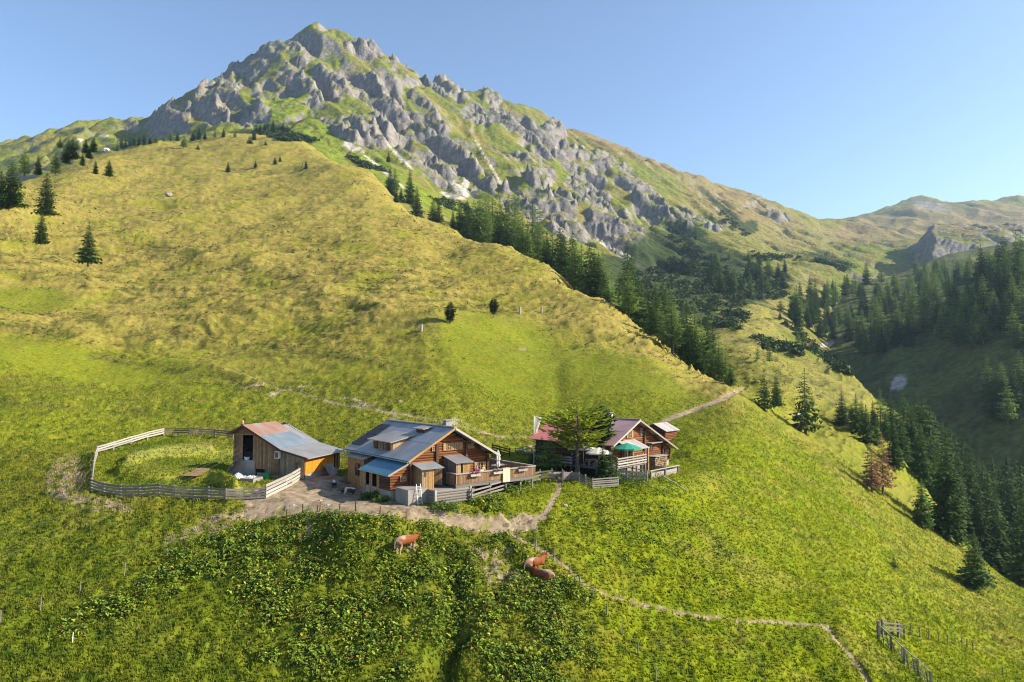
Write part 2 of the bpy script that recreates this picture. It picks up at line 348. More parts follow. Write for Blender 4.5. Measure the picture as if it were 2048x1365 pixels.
# --- mountain and far valley
x, y = GB.X, GB.Y
z = SB.z(x, y); u, v = pix(x, y, z)
ROCKS = [(345,245,42,45),(440,222,48,52),(500,240,45,28),(495,140,130,26,-37),(600,85,45,22),(560,170,55,24,-10),(430,180,50,18,-35),
 (690,165,70,38,25),(770,205,60,40,45),(650,232,40,18,30),(700,262,60,22,25),(760,270,50,28,20),(830,275,62,52,45),(880,315,60,40,45),(945,352,62,32,35),
 (735,105,32,14,15),(805,132,28,22,0),(880,172,42,18,35),(925,196,34,13,20),(970,222,46,30,10),(1015,242,60,22,30),(1065,272,72,22,38),(1108,272,26,30,40),(1150,312,42,24,20),(1200,335,36,34,20),
 (1060,322,42,18,20),(1085,352,30,28,0),(1025,392,26,30,0),(1062,402,40,28,20),(1120,420,50,26,30),(1185,402,72,34,45),(1230,452,84,40,40),(1150,462,62,24,10),(1290,402,84,24,42),(1340,436,62,20,40),(1250,362,50,22,38),(1392,442,50,13,30),(1432,457,26,14),
 (640,190,50,14,20),(590,130,50,12,-20),(860,235,60,14,45),(985,300,50,12,30),(1510,402,22,10,0),(1555,436,26,10,25),(1860,415,60,12,10)]
rm = blobs(u, v, ROCKS)
nz = fbm(x / 60, y / 60, 4, 101, .6)
rockm = sm(.50, .90, rm * .9 + .5 * nz)
# rock ribs run down the fall line (towards the camera and right)
cx, cy = x * .80 + y * .60, -x * .60 + y * .80
cx = cx + 16 * fbm(x / 90, y / 90, 3, 6); cy = cy + 16 * fbm(x / 90, y / 90, 3, 7)
rib = ridged(cx / 66, cy / 420, 3, 111, .5)
crag = ridged(cx / 27, cy / 150, 4, 121, .55)
fine = ridged(x / 9, y / 12, 4, 127, .6)
midm = sm(450, 600, y) * (1 - sm(1150, 1600, y))
z0 = z
z = z + rockm * midm * (24 * (rib - .95) + 6 * (crag - 1.15) + 2.2 * (fine - 1.2) - 1)
z = z + (1 - rockm) * midm * (9 * (rib - .95) + 2.5 * (crag - 1.1))
fine2 = ridged(cx / 6.5, cy / 20, 3, 129, .6); z = z + rockm * midm * 1.1 * (fine2 - 1.1)
st7 = (z + 5 * fbm(x / 40, y / 40, 2, 133) + .35 * x * .2) / 8.0; f7 = st7 - np.floor(st7); z = z + rockm * midm * 8.0 * .38 * (sm(.35, .8, f7) - f7)
# benches: cliffs between ledges
stp = 30.0; ph = (z + 22 * fbm(x / 80, y / 80, 3, 131)) / stp; fr_ = ph - np.floor(ph)
z = z + rockm * midm * stp * .30 * (sm(.40, .85, fr_) - fr_)
z = z + (1 - rockm) * fbm(x / 120, y / 120, 4, 141) * 6 * midm + fbm(x / 22, y / 22, 4, 151, .6) * 1.6 * midm
gully = ridged(x / 150, y / 260, 3, 161)
z = z - (1 - rockm) * sm(1.25, 1.7, gully) * 10 * midm
out = blobs(u, v, [(792,122,9,14),(820,128,12,14),(852,156,9,11),(886,172,18,11),(735,100,22,10),(985,198,20,10),(1112,258,14,14),(905,185,14,8),(700,95,10,8)]); z = z + sm(.1, .7, out) * midm * (5 + 5 * (ridged(x / 20, y / 34, 3, 213) - 1.0)); rockm = np.maximum(rockm, sm(.1, .5, out))
farm = sm(1000, 1500, y); z = z + farm * (fbm(x / 210, y / 210, 4, 171) * 17 + (ridged(x / 120, y / 160, 3, 173) - 1.2) * 9)
nearb = 1 - sm(420, 620, y); z = z + nearb * fbm(x / 14, y / 14, 4, 181, .6) * .9
# shaded cliff in the far gully
clf = sm(1822, 1872, u + 14 * pn(y / 60, x / 60, 175)) * (1 - .8 * sm(1990, 2150, u)) * sm(760, 860, y) * (1 - sm(1080, 1300, y)); z = z + 50 * clf + 12 * (ridged(x / 40, y / 90, 3, 177) - 1.2) * clf * (1 - clf) * 3
GB.Z = z
dzx = np.gradient(z, axis=1) / np.gradient(x, axis=1)
slope = np.abs(dzx)
dzy = (np.gradient(z, axis=0) - dzx * np.gradient(x, axis=0)) / np.gradient(y, axis=0)
slope = np.hypot(dzx, dzy)
u, v = pix(x, y, z)
ones = np.ones(x.shape + (1,))
GR = np.array((.135,.155,.022)); DRY = np.array((.22,.17,.055)); ROCK = np.array((.185,.17,.158)); SCREE = np.array((.48,.43,.36)); MUGO = np.array((.028,.045,.014))
c = ones * GR
c = mix(c, DRY, sm(-.2, .6, fbm(x / 70, y / 70, 4, 191)) * .55 + .35 * farm)
c = mix(c, np.array((.21,.145,.075)), blobs(u, v, [(1500,430,140,40,25),(1800,450,160,30,-10),(1980,440,120,30,0),(1250,300,200,14,22)]) * .6)
c = mix(c, np.array((.16,.205,.018)), blobs(u, v, [(640,290,60,45,30),(800,365,120,22,35),(560,215,60,25,10),(950,440,60,25,20)]) * .8)
c = mix(c, np.array((.21,.19,.06)), blobs(u, v, [(1550,500,130,50,10),(1600,600,90,60,20),(1480,620,80,40,20)]) * .5)
rk = np.clip(sm(.88, 1.2, slope + .3 * pn(x / 7, y / 7, 195)) * sm(.1, .4, rockm + .1) + .4 * rockm * sm(.65, .95, slope + .35 * pn(x / 8, y / 8, 195)), 0, 1)
rk = np.maximum(rk, sm(1.15, 1.5, slope) * midm)
rk = np.maximum(rk, blobs(u, v, [(1860,412,40,8,10)]) * farm * .9); rk = np.maximum(rk, sm(.5, .9, slope) * sm(1800, 1830, u) * sm(700, 800, y) * (1 - sm(1200, 1400, y)))
strat = sm(-.3, .5, pn(x / 5, z / 3.5, 197)); rcol = ones * ROCK; rcol = mix(rcol, np.array((.27,.245,.225)), strat * .7); rcol = mix(rcol, np.array((.11,.105,.108)), sm(.2, .7, fbm(x / 18, z / 12, 3, 199)) * .6)
c = mix(c, rcol, rk)
spk = sm(.62, .8, pn(x / 3.2, y / 4.2, 203) + .5 * pn(x / 40, y / 40, 205)) * midm; c = mix(c, ROCK * 1.2, spk * .8)
sc = blobs(u, v, [(700,293,16,8,25),(920,380,22,9,35),(905,392,26,5,15),(770,345,60,3,40),(800,315,40,3,45),(1300,545,70,3,28),(1240,508,60,3,30),(160,280,8,3),(208,272,10,3),(1650,690,10,5,-20),(930,372,8,14,20),(1360,560,50,4,30),(1030,470,30,3,60),(980,330,60,2.2,60),(720,300,10,5,30)])
c = mix(c, SCREE, sm(.3, .8, sc + .3 * pn(x / 4, y / 4, 211)) * .95)
mg = blobs(u, v, [(1400,540,150,60,20),(1300,570,120,40,25),(1480,560,90,40,10),(1380,480,60,30,45),(1260,600,120,40,20),(1450,630,90,25,10),(560,268,60,12,12),(1500,455,16,16,45),(1460,430,60,7,42),(1660,520,60,7,15),(1000,500,120,18,25),(470,270,120,6,-12)])
c = mix(c, MUGO, sm(.35, .7, mg + .45 * fbm(x / 16, y / 16, 3, 221)) * .9)
CB = c; ROCKMASK = rk

# --- opposite valley side
x, y = GC.X, GC.Y
z = SCs.z(x, y) + fbm(x / 45, y / 45, 4, 231) * 2.2 + fbm(x / 6, y / 6, 3, 235, .6) * .55
GC.Z = z; u, v = pix(x, y, z); ones = np.ones(x.shape + (1,))
c = ones * np.array((.095,.108,.028)); c = mix(c, np.array((.06,.062,.022)), sm(-.1, .5, fbm(x / 16, y / 16, 4, 241, .6)) * .75)
c = mix(c, np.array((.24,.20,.07)), blobs(u, v, [(1860,630,70,6,-22),(1990,555,80,5,-26),(1990,520,60,16,-12),(1840,635,20,6)]) * .7)  # sunlit spur crest and meadow patch painted paler into the ground colour
c = mix(c, np.array((.36,.32,.28)), np.clip(blobs(u, v, [(1798,765,16,13,-40),(1655,690,14,6,-30),(1790,776,10,5)]) * 1.2, 0, 1))
CC = c
print('terrain arrays ok')

def link_props(o, label=None, cat=None, group=None, kind=None):
    if label: o['label'] = label
    if cat: o['category'] = cat
    if group: o['group'] = group
    if kind: o['kind'] = kind
    return o

def mesh_np(name, V, Fq, mat, cols=None, smooth=False, parent=None):
    V = np.asarray(V, np.float32).reshape(-1, 3); Fq = np.asarray(Fq, np.int32); k = Fq.shape[1]
    me = bpy.data.meshes.new(name)
    me.vertices.add(len(V)); me.vertices.foreach_set('co', V.ravel())
    me.loops.add(Fq.size); me.loops.foreach_set('vertex_index', Fq.ravel())
    me.polygons.add(len(Fq)); me.polygons.foreach_set('loop_start', np.arange(0, Fq.size, k, dtype=np.int32))
    if smooth: me.polygons.foreach_set('use_smooth', np.ones(len(Fq), bool))
    me.update(calc_edges=True)
    if cols is not None:
        at = me.color_attributes.new('Col', 'FLOAT_COLOR', 'POINT')
        cc = np.ones((len(V), 4), np.float32); cc[:, :3] = np.asarray(cols).reshape(-1, 3); at.data.foreach_set('color', cc.ravel())
    if mat: me.materials.append(mat)
    o = bpy.data.objects.new(name, me); COL.objects.link(o)
    if parent: o.parent = parent
    return o
def grid_mesh(name, g, cols, keepf, mat):
    nr, nc = g.nr, g.nc
    i = np.arange(nr - 1)[:, None] * nc + np.arange(nc - 1)[None]
    q = np.stack([i, i + 1, i + nc + 1, i + nc], -1)[keepf]
    used = np.zeros(nr * nc, bool); used[q.ravel()] = True
    idx = np.cumsum(used) - 1
    V = np.stack([g.X, g.Y, g.Z], -1).reshape(-1, 3)[used]
    return link_props(mesh_np(name, V, idx[q], mat, cols.reshape(-1, 3)[used], True), kind='structure')

# ------------------------------------------------------------------ materials
MATS = {}
def nmat(name):
    m = bpy.data.materials.new(name); m.use_nodes = True; MATS[name] = m
    nt = m.node_tree; b = nt.nodes['Principled BSDF']; return m, nt, b
def N(nt, t, **kw):
    n = nt.nodes.new(t)
    for k, val in kw.items():
        if k.startswith('i_'):
            key = k[2:]; key = int(key) if key.isdigit() else key
            n.inputs[key].default_value = val
        else: setattr(n, k, val)
    return n
def land_mat(name, scale1, scale2, bump_d, bump_s, amt=.5):
    m, nt, b = nmat(name); L = nt.links.new
    at = N(nt, 'ShaderNodeAttribute', attribute_name='Col')
    tc = N(nt, 'ShaderNodeNewGeometry')
    n1 = N(nt, 'ShaderNodeTexNoise', i_Scale=scale1, i_Detail=6.0, i_Roughness=.65); L(tc.outputs['Position'], n1.inputs['Vector'])
    n2 = N(nt, 'ShaderNodeTexNoise', i_Scale=scale2, i_Detail=4.0, i_Roughness=.7); L(tc.outputs['Position'], n2.inputs['Vector'])
    r = N(nt, 'ShaderNodeMapRange'); r.inputs[1].default_value = .3; r.inputs[2].default_value = .7; r.inputs[3].default_value = 1 - amt; r.inputs[4].default_value = 1 + amt
    L(n1.outputs[0], r.inputs[0])
    mx = N(nt, 'ShaderNodeMix', data_type='RGBA', blend_type='MULTIPLY'); mx.inputs[0].default_value = 1.0
    L(at.outputs['Color'], mx.inputs[6]); L(r.outputs[0], mx.inputs[7])
    hs = N(nt, 'ShaderNodeHueSaturation'); L(mx.outputs[2], hs.inputs['Color'])
    r2 = N(nt, 'ShaderNodeMapRange'); r2.inputs[1].default_value = .3; r2.inputs[2].default_value = .7; r2.inputs[3].default_value = .478; r2.inputs[4].default_value = .522
    L(n2.outputs[0], r2.inputs[0]); L(r2.outputs[0], hs.inputs['Hue'])
    L(hs.outputs[0], b.inputs['Base Color'])
    b.inputs['Roughness'].default_value = .95; b.inputs['Specular IOR Level'].default_value = .08
    bp = N(nt, 'ShaderNodeBump', i_Strength=bump_s, i_Distance=bump_d); L(n1.outputs[0], bp.inputs['Height']); L(bp.outputs[0], b.inputs['Normal'])
    return m
M_hill = land_mat('pasture', 1.6, .5, .35, .7, .32)
M_mtn = land_mat('mountain_ground', .16, .05, 4.0, .8, .35)
M_opp = land_mat('valley_slope', .35, .1, 1.2, .8)

# drop faces that lie well under another sheet
za = GA.Z; zb_on_a = GB.at(GA.X, np.maximum(GA.Y, 256)); zb_on_a = np.where(GA.Y < 256, -1e3, zb_on_a)
low = (za < zb_on_a - 4)
kf = ~(low[:-1, :-1] & low[1:, :-1] & low[:-1, 1:] & low[1:, 1:])
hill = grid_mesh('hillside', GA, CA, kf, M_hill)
za_on_b = np.where(GB.Y > 655, -1e4, GA.at(GB.X, np.minimum(GB.Y, 655)))
zc_on_b = np.where((GB.Y > 890) | (GB.X / GB.Y < .31), -1e4, GC.at(GB.X, np.clip(GB.Y, 131, 890)))
low = (GB.Z < za_on_b - 8) | (GB.Z < zc_on_b - 8)
kf = ~(low[:-1, :-1] & low[1:, :-1] & low[:-1, 1:] & low[1:, 1:])
mtn = grid_mesh('mountain', GB, CB, kf, M_mtn)
kf = np.ones((GC.nr - 1, GC.nc - 1), bool)
opp = grid_mesh('valley_slope', GC, CC, kf, M_opp)
def hit(u, v):
    c = [q for q in (GA.hit(u, v), GB.hit(u, v), GC.hit(u, v)) if q is not None]
    return min(c, key=lambda p: p.y) if c else None
def ground(x, y):
    r = []
    if 25 < y < 655: r.append(float(GA.at(x, y)))
    if 260 < y < 2900: r.append(float(GB.at(x, y)))
    if 132 < y < 890 and .31 < x / y < .95: r.append(float(GC.at(x, y)))
    return max(r)
# ------------------------------------------------------------------ foliage and bark materials
def leaf_mat(name, c1, c2, trans=.25, nscale=3.0):
    m, nt, b = nmat(name); L = nt.links.new
    oi = N(nt, 'ShaderNodeObjectInfo'); g = N(nt, 'ShaderNodeNewGeometry')
    n1 = N(nt, 'ShaderNodeTexNoise', i_Scale=nscale, i_Detail=3.0); tc = N(nt, 'ShaderNodeTexCoord'); L(tc.outputs['Object'], n1.inputs['Vector'])
    ad = N(nt, 'ShaderNodeMath', operation='ADD'); L(n1.outputs[0], ad.inputs[0])
    ml = N(nt, 'ShaderNodeMath', operation='MULTIPLY'); ml.inputs[1].default_value = .45; L(oi.outputs['Random'], ml.inputs[0]); L(ml.outputs[0], ad.inputs[1])
    ad2 = N(nt, 'ShaderNodeMath', operation='ADD'); ml2 = N(nt, 'ShaderNodeMath', operation='MULTIPLY'); ml2.inputs[1].default_value = .5
    L(g.outputs['Random Per Island'], ml2.inputs[0]); L(ad.outputs[0], ad2.inputs[0]); L(ml2.outputs[0], ad2.inputs[1])
    r = N(nt, 'ShaderNodeMapRange'); r.inputs[1].default_value = .45; r.inputs[2].default_value = 1.35; L(ad2.outputs[0], r.inputs[0])
    mx = N(nt, 'ShaderNodeMix', data_type='RGBA'); L(r.outputs[0], mx.inputs[0]); mx.inputs[6].default_value = (*c1, 1); mx.inputs[7].default_value = (*c2, 1)
    L(mx.outputs[2], b.inputs['Base Color']); b.inputs['Roughness'].default_value = .7; b.inputs['Specular IOR Level'].default_value = .15
    if trans:
        tr = N(nt, 'ShaderNodeBsdfTranslucent'); L(mx.outputs[2], tr.inputs[0]); ms = N(nt, 'ShaderNodeMixShader'); ms.inputs[0].default_value = trans
        L(b.outputs[0], ms.inputs[1]); L(tr.outputs[0], ms.inputs[2]); L(ms.outputs[0], nt.nodes['Material Output'].inputs[0])
    return m
M_spruce = leaf_mat('spruce_needles', (.020, .048, .011), (.085, .15, .028), .2)
M_larch = leaf_mat('larch_needles', (.085, .15, .036), (.22, .31, .065), .4)
M_larch_near = leaf_mat('larch_needles_bright', (.13, .18, .015), (.34, .39, .034), .45)
M_pine = leaf_mat('pine_needles', (.010, .026, .010), (.035, .070, .018), .15)
M_dead = leaf_mat('dead_needles', (.20, .105, .055), (.36, .20, .11), .25)
M_mugo = leaf_mat('mountain_pine_needles', (.018, .036, .012), (.050, .078, .022), .15, .6)
def bark_mat(name, c1, c2, sc=8.0):
    m, nt, b = nmat(name); L = nt.links.new
    tc = N(nt, 'ShaderNodeTexCoord'); n = N(nt, 'ShaderNodeTexNoise', i_Scale=sc, i_Detail=5.0); L(tc.outputs['Object'], n.inputs['Vector'])
    mx = N(nt, 'ShaderNodeMix', data_type='RGBA'); mx.inputs[6].default_value = (*c1, 1); mx.inputs[7].default_value = (*c2, 1); L(n.outputs[0], mx.inputs[0]); L(mx.outputs[2], b.inputs['Base Color'])
    b.inputs['Roughness'].default_value = .9
    bp = N(nt, 'ShaderNodeBump', i_Strength=.6, i_Distance=.03); L(n.outputs[0], bp.inputs['Height']); L(bp.outputs[0], b.inputs['Normal'])
    return m
M_bark = bark_mat('bark', (.05, .038, .030), (.16, .125, .10))

# ------------------------------------------------------------------ trees (unit height meshes, shared by copies)
def crown_mesh(name, mat, seed, base=.06, rmax=.2, prof=.85, whorls=34, nb=8, droop=.35, tip=.25, size=1.0, gap=0., wobble=.25, curve=0.0, jit=.008, oval=False):
    r = np.random.default_rng(seed); V = []; Fc = []
    for k in range(whorls):
        t = (k + r.random() * .7) / whorls; h = base + (1 - base) * t
        R = rmax * ((1 - t) ** prof) * (1 if t > .08 else .6 + 5 * t) * (1 + wobble * (r.random() - .5) * 2) + .010
        if oval: R = rmax * math.sin(math.pi * (.10 + .87 * t)) ** .75 * (1 + wobble * (r.random() - .5) * 2) + .01
        n = max(3, int(nb * (.55 + .6 * (1 - t)))); a0 = r.random() * 6.28
        for j in range(n):
            if r.random() < gap: continue
            h = base + (1 - base) * t + (r.random() - .5) * jit
            a = a0 + 6.283 * (j + .5 * r.random()) / n; Rb = R * (.65 + .5 * r.random())
            d = np.array((math.cos(a), math.sin(a), 0)); sd = np.array((-d[1], d[0], 0)); w = (.34 * Rb + .006) * size
            # spine points: out, drooping, tip lifting
            ts = (0.05, .4, .75, 1.0); sp = []
            for q in ts:
                zz = h - droop * Rb * q * (1.35 - tip * 2 * q) + curve * Rb * q * q
                sp.append(d * Rb * q + np.array((0, 0, zz)))
            for q in range(3):
                p0, p1 = sp[q], sp[q + 1]; ww = w * (.55, 1.0, .75)[q]; lift = np.array((0, 0, -.35 * ww))
                # left and right sprays, ragged
                for sg in (1, -1):
                    m0 = p0 + (p1 - p0) * .35 * r.random()
                    e = p0 + (p1 - p0) * (.55 + .5 * r.random()) + sd * sg * ww * (.6 + .7 * r.random()) + lift * (.5 + r.random()) + np.array((0, 0, (r.random() - .5) * ww * .5))
                    b0 = len(V); V += [m0, e, p1 + (r.random(3) - .5) * .25 * ww]; Fc.append((b0, b0 + 1, b0 + 2))
                # hanging spray under the spine
                if r.random() < .75:
                    b0 = len(V); e = (p0 + p1) / 2 + np.array((0, 0, -ww * (.5 + .6 * r.random()))) + sd * (r.random() - .5) * ww; V += [p0, e, p1]; Fc.append((b0, b0 + 1, b0 + 2))
    # leader
    for j in range(4):
        a = j * 1.57; b0 = len(V); V += [np.array((0, 0, 1.015)), np.array((.008 * math.cos(a), .008 * math.sin(a), .95)), np.array((.008 * math.cos(a + 1.6), .008 * math.sin(a + 1.6), .93))]; Fc.append((b0, b0 + 1, b0 + 2))
    me_o = mesh_np(name, np.array(V), np.array(Fc), mat); me = me_o.data; bpy.data.objects.remove(me_o); return me
def trunk_mesh(name, r0=.016, lean=0, top=.97, seed=0, limbs=10):
    bm = bmesh.new(); prev = None; rr = random.Random(seed); n = 6; rows = 6
    for k in range(rows):
        t = k / (rows - 1); rad = r0 * (1 - .93 * t) * (1.35 if k == 0 else 1); ring = [bm.verts.new((math.cos(i * 6.283 / n) * rad + lean * t * t, math.sin(i * 6.283 / n) * rad, (-.02 if k == 0 else t * top))) for i in range(n)]
        if prev:
            for i in range(n): bm.faces.new((prev[i], prev[(i + 1) % n], ring[(i + 1) % n], ring[i]))
        prev = ring
    for k in range(limbs):
        h = .08 + .75 * k / limbs; a = rr.random() * 6.28; L_ = .10 * (1 - h); rad = r0 * .22
        c0 = Vector((0, 0, h)); c1 = Vector((math.cos(a) * L_, math.sin(a) * L_, h - .02))
        s_ = Vector((-math.sin(a), math.cos(a), 0)) * rad
        q = [bm.verts.new(c) for c in (c0 + s_, c0 - s_, c0 + Vector((0, 0, rad * 1.6)), c1)]
        for f in ((0, 1, 3), (1, 2, 3), (2, 0, 3)): bm.faces.new([q[i] for i in f])
    me = bpy.data.meshes.new(name); bm.to_mesh(me); bm.free(); me.materials.append(M_bark); return me
KIND = {}
for i in range(4): KIND['spruce%d' % i] = (crown_mesh('spruce_crown', M_spruce, 100 + i, base=.04 + .02 * i, rmax=.185 + .02 * (i % 2), prof=.62 + .06 * i, whorls=42, nb=11, droop=.40, wobble=.35, size=.7, jit=.015), trunk_mesh('spruce_trunk', seed=i))
for i in range(3): KIND['larch%d' % i] = (crown_mesh('larch_crown', M_larch, 200 + i, base=.10 + .04 * i, rmax=.19, prof=.70 + .06 * i, whorls=30, nb=8, droop=.12, tip=.1, size=.95, gap=.12, wobble=.45, curve=.05), trunk_mesh('larch_trunk', seed=10 + i))
for i in range(2): KIND['pine%d' % i] = (crown_mesh('pine_crown', M_pine, 300 + i, base=.10, rmax=.20, prof=.48, whorls=30, nb=9, droop=-.25, tip=-.1, size=1.15, wobble=.4), trunk_mesh('pine_trunk', r0=.022, seed=20 + i))
KIND['round0'] = (crown_mesh('pine_crown', M_pine, 310, base=.10, rmax=.27, prof=.38, whorls=40, nb=14, droop=-.05, tip=.1, size=.55, wobble=.3, jit=.06, oval=True), trunk_mesh('pine_trunk', r0=.03, seed=25))
KIND['round1'] = (crown_mesh('pine_crown', M_pine, 311, base=.42, rmax=.19, prof=.35, whorls=36, nb=14, droop=-.05, tip=.1, size=.6, wobble=.35, jit=.06, oval=True), trunk_mesh('pine_trunk', r0=.02, seed=26))
KIND['dead0'] = (crown_mesh('dead_crown', M_dead, 400, base=.16, rmax=.19, prof=.6, whorls=34, nb=9, droop=.30, size=.75, gap=.1, wobble=.35), trunk_mesh('dead_trunk', seed=31))
KIND['dead1'] = (crown_mesh('dead_crown', M_dead, 401, base=.18, rmax=.19, prof=.6, whorls=34, nb=8, droop=.30, size=.7, gap=.18, wobble=.35), trunk_mesh('dead_trunk', seed=32))
KIND['tall0'] = (crown_mesh('spruce_crown', M_spruce, 500, base=.03, rmax=.15, prof=.66, whorls=64, nb=14, droop=.45, wobble=.35, size=.55, jit=.02), trunk_mesh('spruce_trunk', seed=41))
KIND['tall1'] = (crown_mesh('spruce_crown', M_spruce, 501, base=.05, rmax=.165, prof=.72, whorls=60, nb=14, droop=.42, wobble=.4, size=.55, jit=.02), trunk_mesh('spruce_trunk', seed=42))
KIND['open0'] = (crown_mesh('spruce_crown', M_spruce, 502, base=.10, rmax=.25, prof=.8, whorls=26, nb=8, droop=.30, wobble=.3, size=.75), trunk_mesh('spruce_trunk', seed=43, r0=.02))
KIND['young0'] = (crown_mesh('spruce_crown', M_spruce, 503, base=.02, rmax=.30, prof=.8, whorls=18, nb=8, droop=.2, wobble=.3), trunk_mesh('spruce_trunk', seed=44))
NAMES = {'spruce': 'spruce_tree', 'larch': 'larch_tree', 'pine': 'stone_pine_tree', 'dead': 'dead_spruce_tree', 'tall': 'spruce_tree', 'open': 'spruce_tree', 'young': 'spruce_tree', 'round': 'stone_pine_tree'}
TREES = []
def tree(p, H, kind, label, group=None, wf=1.0, lean=0.0):
    cm, tm = KIND[kind]; nm = NAMES[kind.rstrip('0123456789')]
    e = bpy.data.objects.new(nm, None); COL.objects.link(e); e.empty_display_size = .5
    e.location = p - Vector((0, 0, .01 * H)); e.scale = (H * wf, H * wf, H); e.rotation_euler = (lean, lean * .5, random.random() * 6.28)
    link_props(e, label, 'tree', group)
    for n_, me in (('crown', cm), ('trunk', tm)):
        o = bpy.data.objects.new(n_, me); COL.objects.link(o); o.parent = e
    TREES.append(e); return e
def rk(base):
    n = {'spruce': 4, 'larch': 3, 'pine': 2, 'dead': 2, 'tall': 2, 'open': 1, 'young': 1}[base]; return base + str(random.randrange(n))
def T_px(u, vb, hp, kind, label, group=None, wf=1.0):        # base seen at a pixel
    p = hit(u, vb)
    if p is None: print('no hit', u, vb); return
    return tree(p, hp / F * p.y, kind if kind in KIND else rk(kind), label, group, wf * random.uniform(.9, 1.1))
def T_top(u, vt, Y, kind, label, group=None, wf=1.0, minh=3):  # top seen at a pixel, distance known
    q = P(u, vt, Y); zg = ground(q.x, q.y); H = q.z - zg
    if H < minh: print('low tree', u, vt, Y, H); return
    return tree(Vector((q.x, q.y, zg)), H, kind if kind in KIND else rk(kind), label, group, wf * random.uniform(.9, 1.1))

# --- trees one can name
for a in [
 (22, 414, 95, 'spruce1', 'tallest dark conifer at the left edge of the upper pasture', None, 1.4),
 (1, 418, 78, 'spruce2', 'dark conifer cut by the left edge of the picture', None, 1.4),
 (92, 429, 86, 'spruce0', 'broad dark spruce standing uphill of two others at the left', None, 1.25),
 (82, 488, 68, 'spruce1', 'spruce in the middle of the three on the left slope', None, 1.15),
 (176, 531, 92, 'spruce3', 'full dark spruce standing alone on the left slope with long shadow', None, 1.2),
 (191, 348, 28, 'spruce', 'small narrow spruce beside a broader one on the upper left pasture', None, 1.2),
 (218, 352, 33, 'spruce', 'broader small spruce right of a narrow one on the upper left pasture', None, 1.4),
 (49, 350, 56, 'larch', 'pale green larch behind the conifers at the far left', None, 1.2),
 (111, 349, 48, 'larch', 'light green larch between dark spruces at the upper left', None, 1.3),
 (76, 350, 42, 'spruce', 'dark slim spruce between two larches at the upper left', None, 1.1),
 (456, 345, 22, 'spruce', 'lone small spruce on the upper tan pasture below the left cliffs', None, 1.3),
 (511, 336, 14, 'spruce', 'tiny spruce on the tan pasture right of a lone small one', None, 1.5),
 (550, 329, 15, 'spruce', 'left of two tiny touching conifers high on the tan pasture', None, 1.5),
 (560, 324, 14, 'spruce', 'right of two tiny touching conifers high on the tan pasture', None, 1.4),
 (612, 338, 18, 'spruce', 'small spruce at the upper right of the tan pasture', None, 1.1),
 (900, 648, 45, 'round0', 'left of two small round pines on the slope above the huts', None, .85),
 (987, 631, 36, 'round0', 'right of two small round pines on the slope above the huts, leaning', None, .95),
 (777, 325, 22, 'spruce', 'dark little spruce below the crags on bright green grass', None, 1.2),
 (792, 405, 28, 'spruce', 'left spruce of a pair where the tan pasture meets the scrub', None, 1.3),
 (802, 401, 27, 'spruce', 'right spruce of a pair where the tan pasture meets the scrub', None, 1.0),
 (1529, 822, 84, 'open0', 'spruce with open drooping branches left of two by the end of the dirt track', None, .95),
 (1553, 813, 66, 'spruce1', 'spruce close behind the open one by the end of the dirt track', None, 1.1),
 (1611, 868, 134, 'open0', 'broad spruce with bare trunk foot beside the tiny shed', None, .9),
 (1684, 849, 68, 'spruce2', 'spruce with visible stem on the sunny slope left of the forest', None, 1.3),
 (1744, 985, 100, 'dead0', 'dead reddish brown spruce in front on the right slope', None, 1.15),
 (1766, 991, 122, 'dead1', 'taller dead brown spruce right behind the front one', None, 1.0),
 (1845, 1056, 100, 'spruce1', 'light young spruce standing before the dark forest edge', None, 1.15),
 (1951, 1180, 116, 'spruce3', 'lowest lone spruce on the right slope', None, 1.3),
 (1897, 1080, 215, 'tall0', 'big dark spruce at the lower corner of the forest edge', None, 1.25),
 (1787, 1135, 26, 'young0', 'knee high dark spruce bush on the right slope', None, 1.0),
 (1462, 774, 48, 'spruce3', 'small dark spruce at the foot of the tree line near the track', None, 1.2),
]: T_px(*a)

# --- row along the shoulder of the pasture, upper left to the peak
for a in [(133,328,35,'spruce'),(145,320,48,'spruce'),(165,332,28,'spruce'),(171,306,30,'spruce'),(187,305,32,'spruce'),(136,312,42,'larch'),(152,302,30,'larch'),(120,300,28,'larch'),(128,325,30,'larch'),(178,318,26,'spruce')]:
    T_px(*a, 'conifer in the clump on the left shoulder of the pasture', 'conifers on the left shoulder', 1.25)
for a in [(235,303,20,'larch'),(243,298,24,'spruce'),(251,296,18,'spruce'),(260,294,22,'spruce'),(268,292,23,'spruce'),(278,291,20,'spruce'),(288,290,24,'spruce'),(312,287,20,'larch'),(328,284,15,'larch'),(342,284,28,'larch'),(355,283,18,'spruce'),(368,299,30,'larch'),(386,282,22,'spruce'),(398,280,26,'spruce'),(410,280,18,'spruce'),(430,276,17,'larch'),(447,275,18,'spruce'),(470,276,15,'larch'),(500,288,20,'young'),(508,281,24,'spruce'),(520,270,24,'spruce'),(529,268,22,'spruce'),(546,266,28,'spruce'),(566,266,22,'spruce'),(574,268,22,'young'),(531,291,10,'young'),(396,300,12,'young'),(300,288,14,'spruce')]:
    T_px(*a, 'small conifer in the row under the left cliffs', 'conifers under the left cliffs', 1.3)
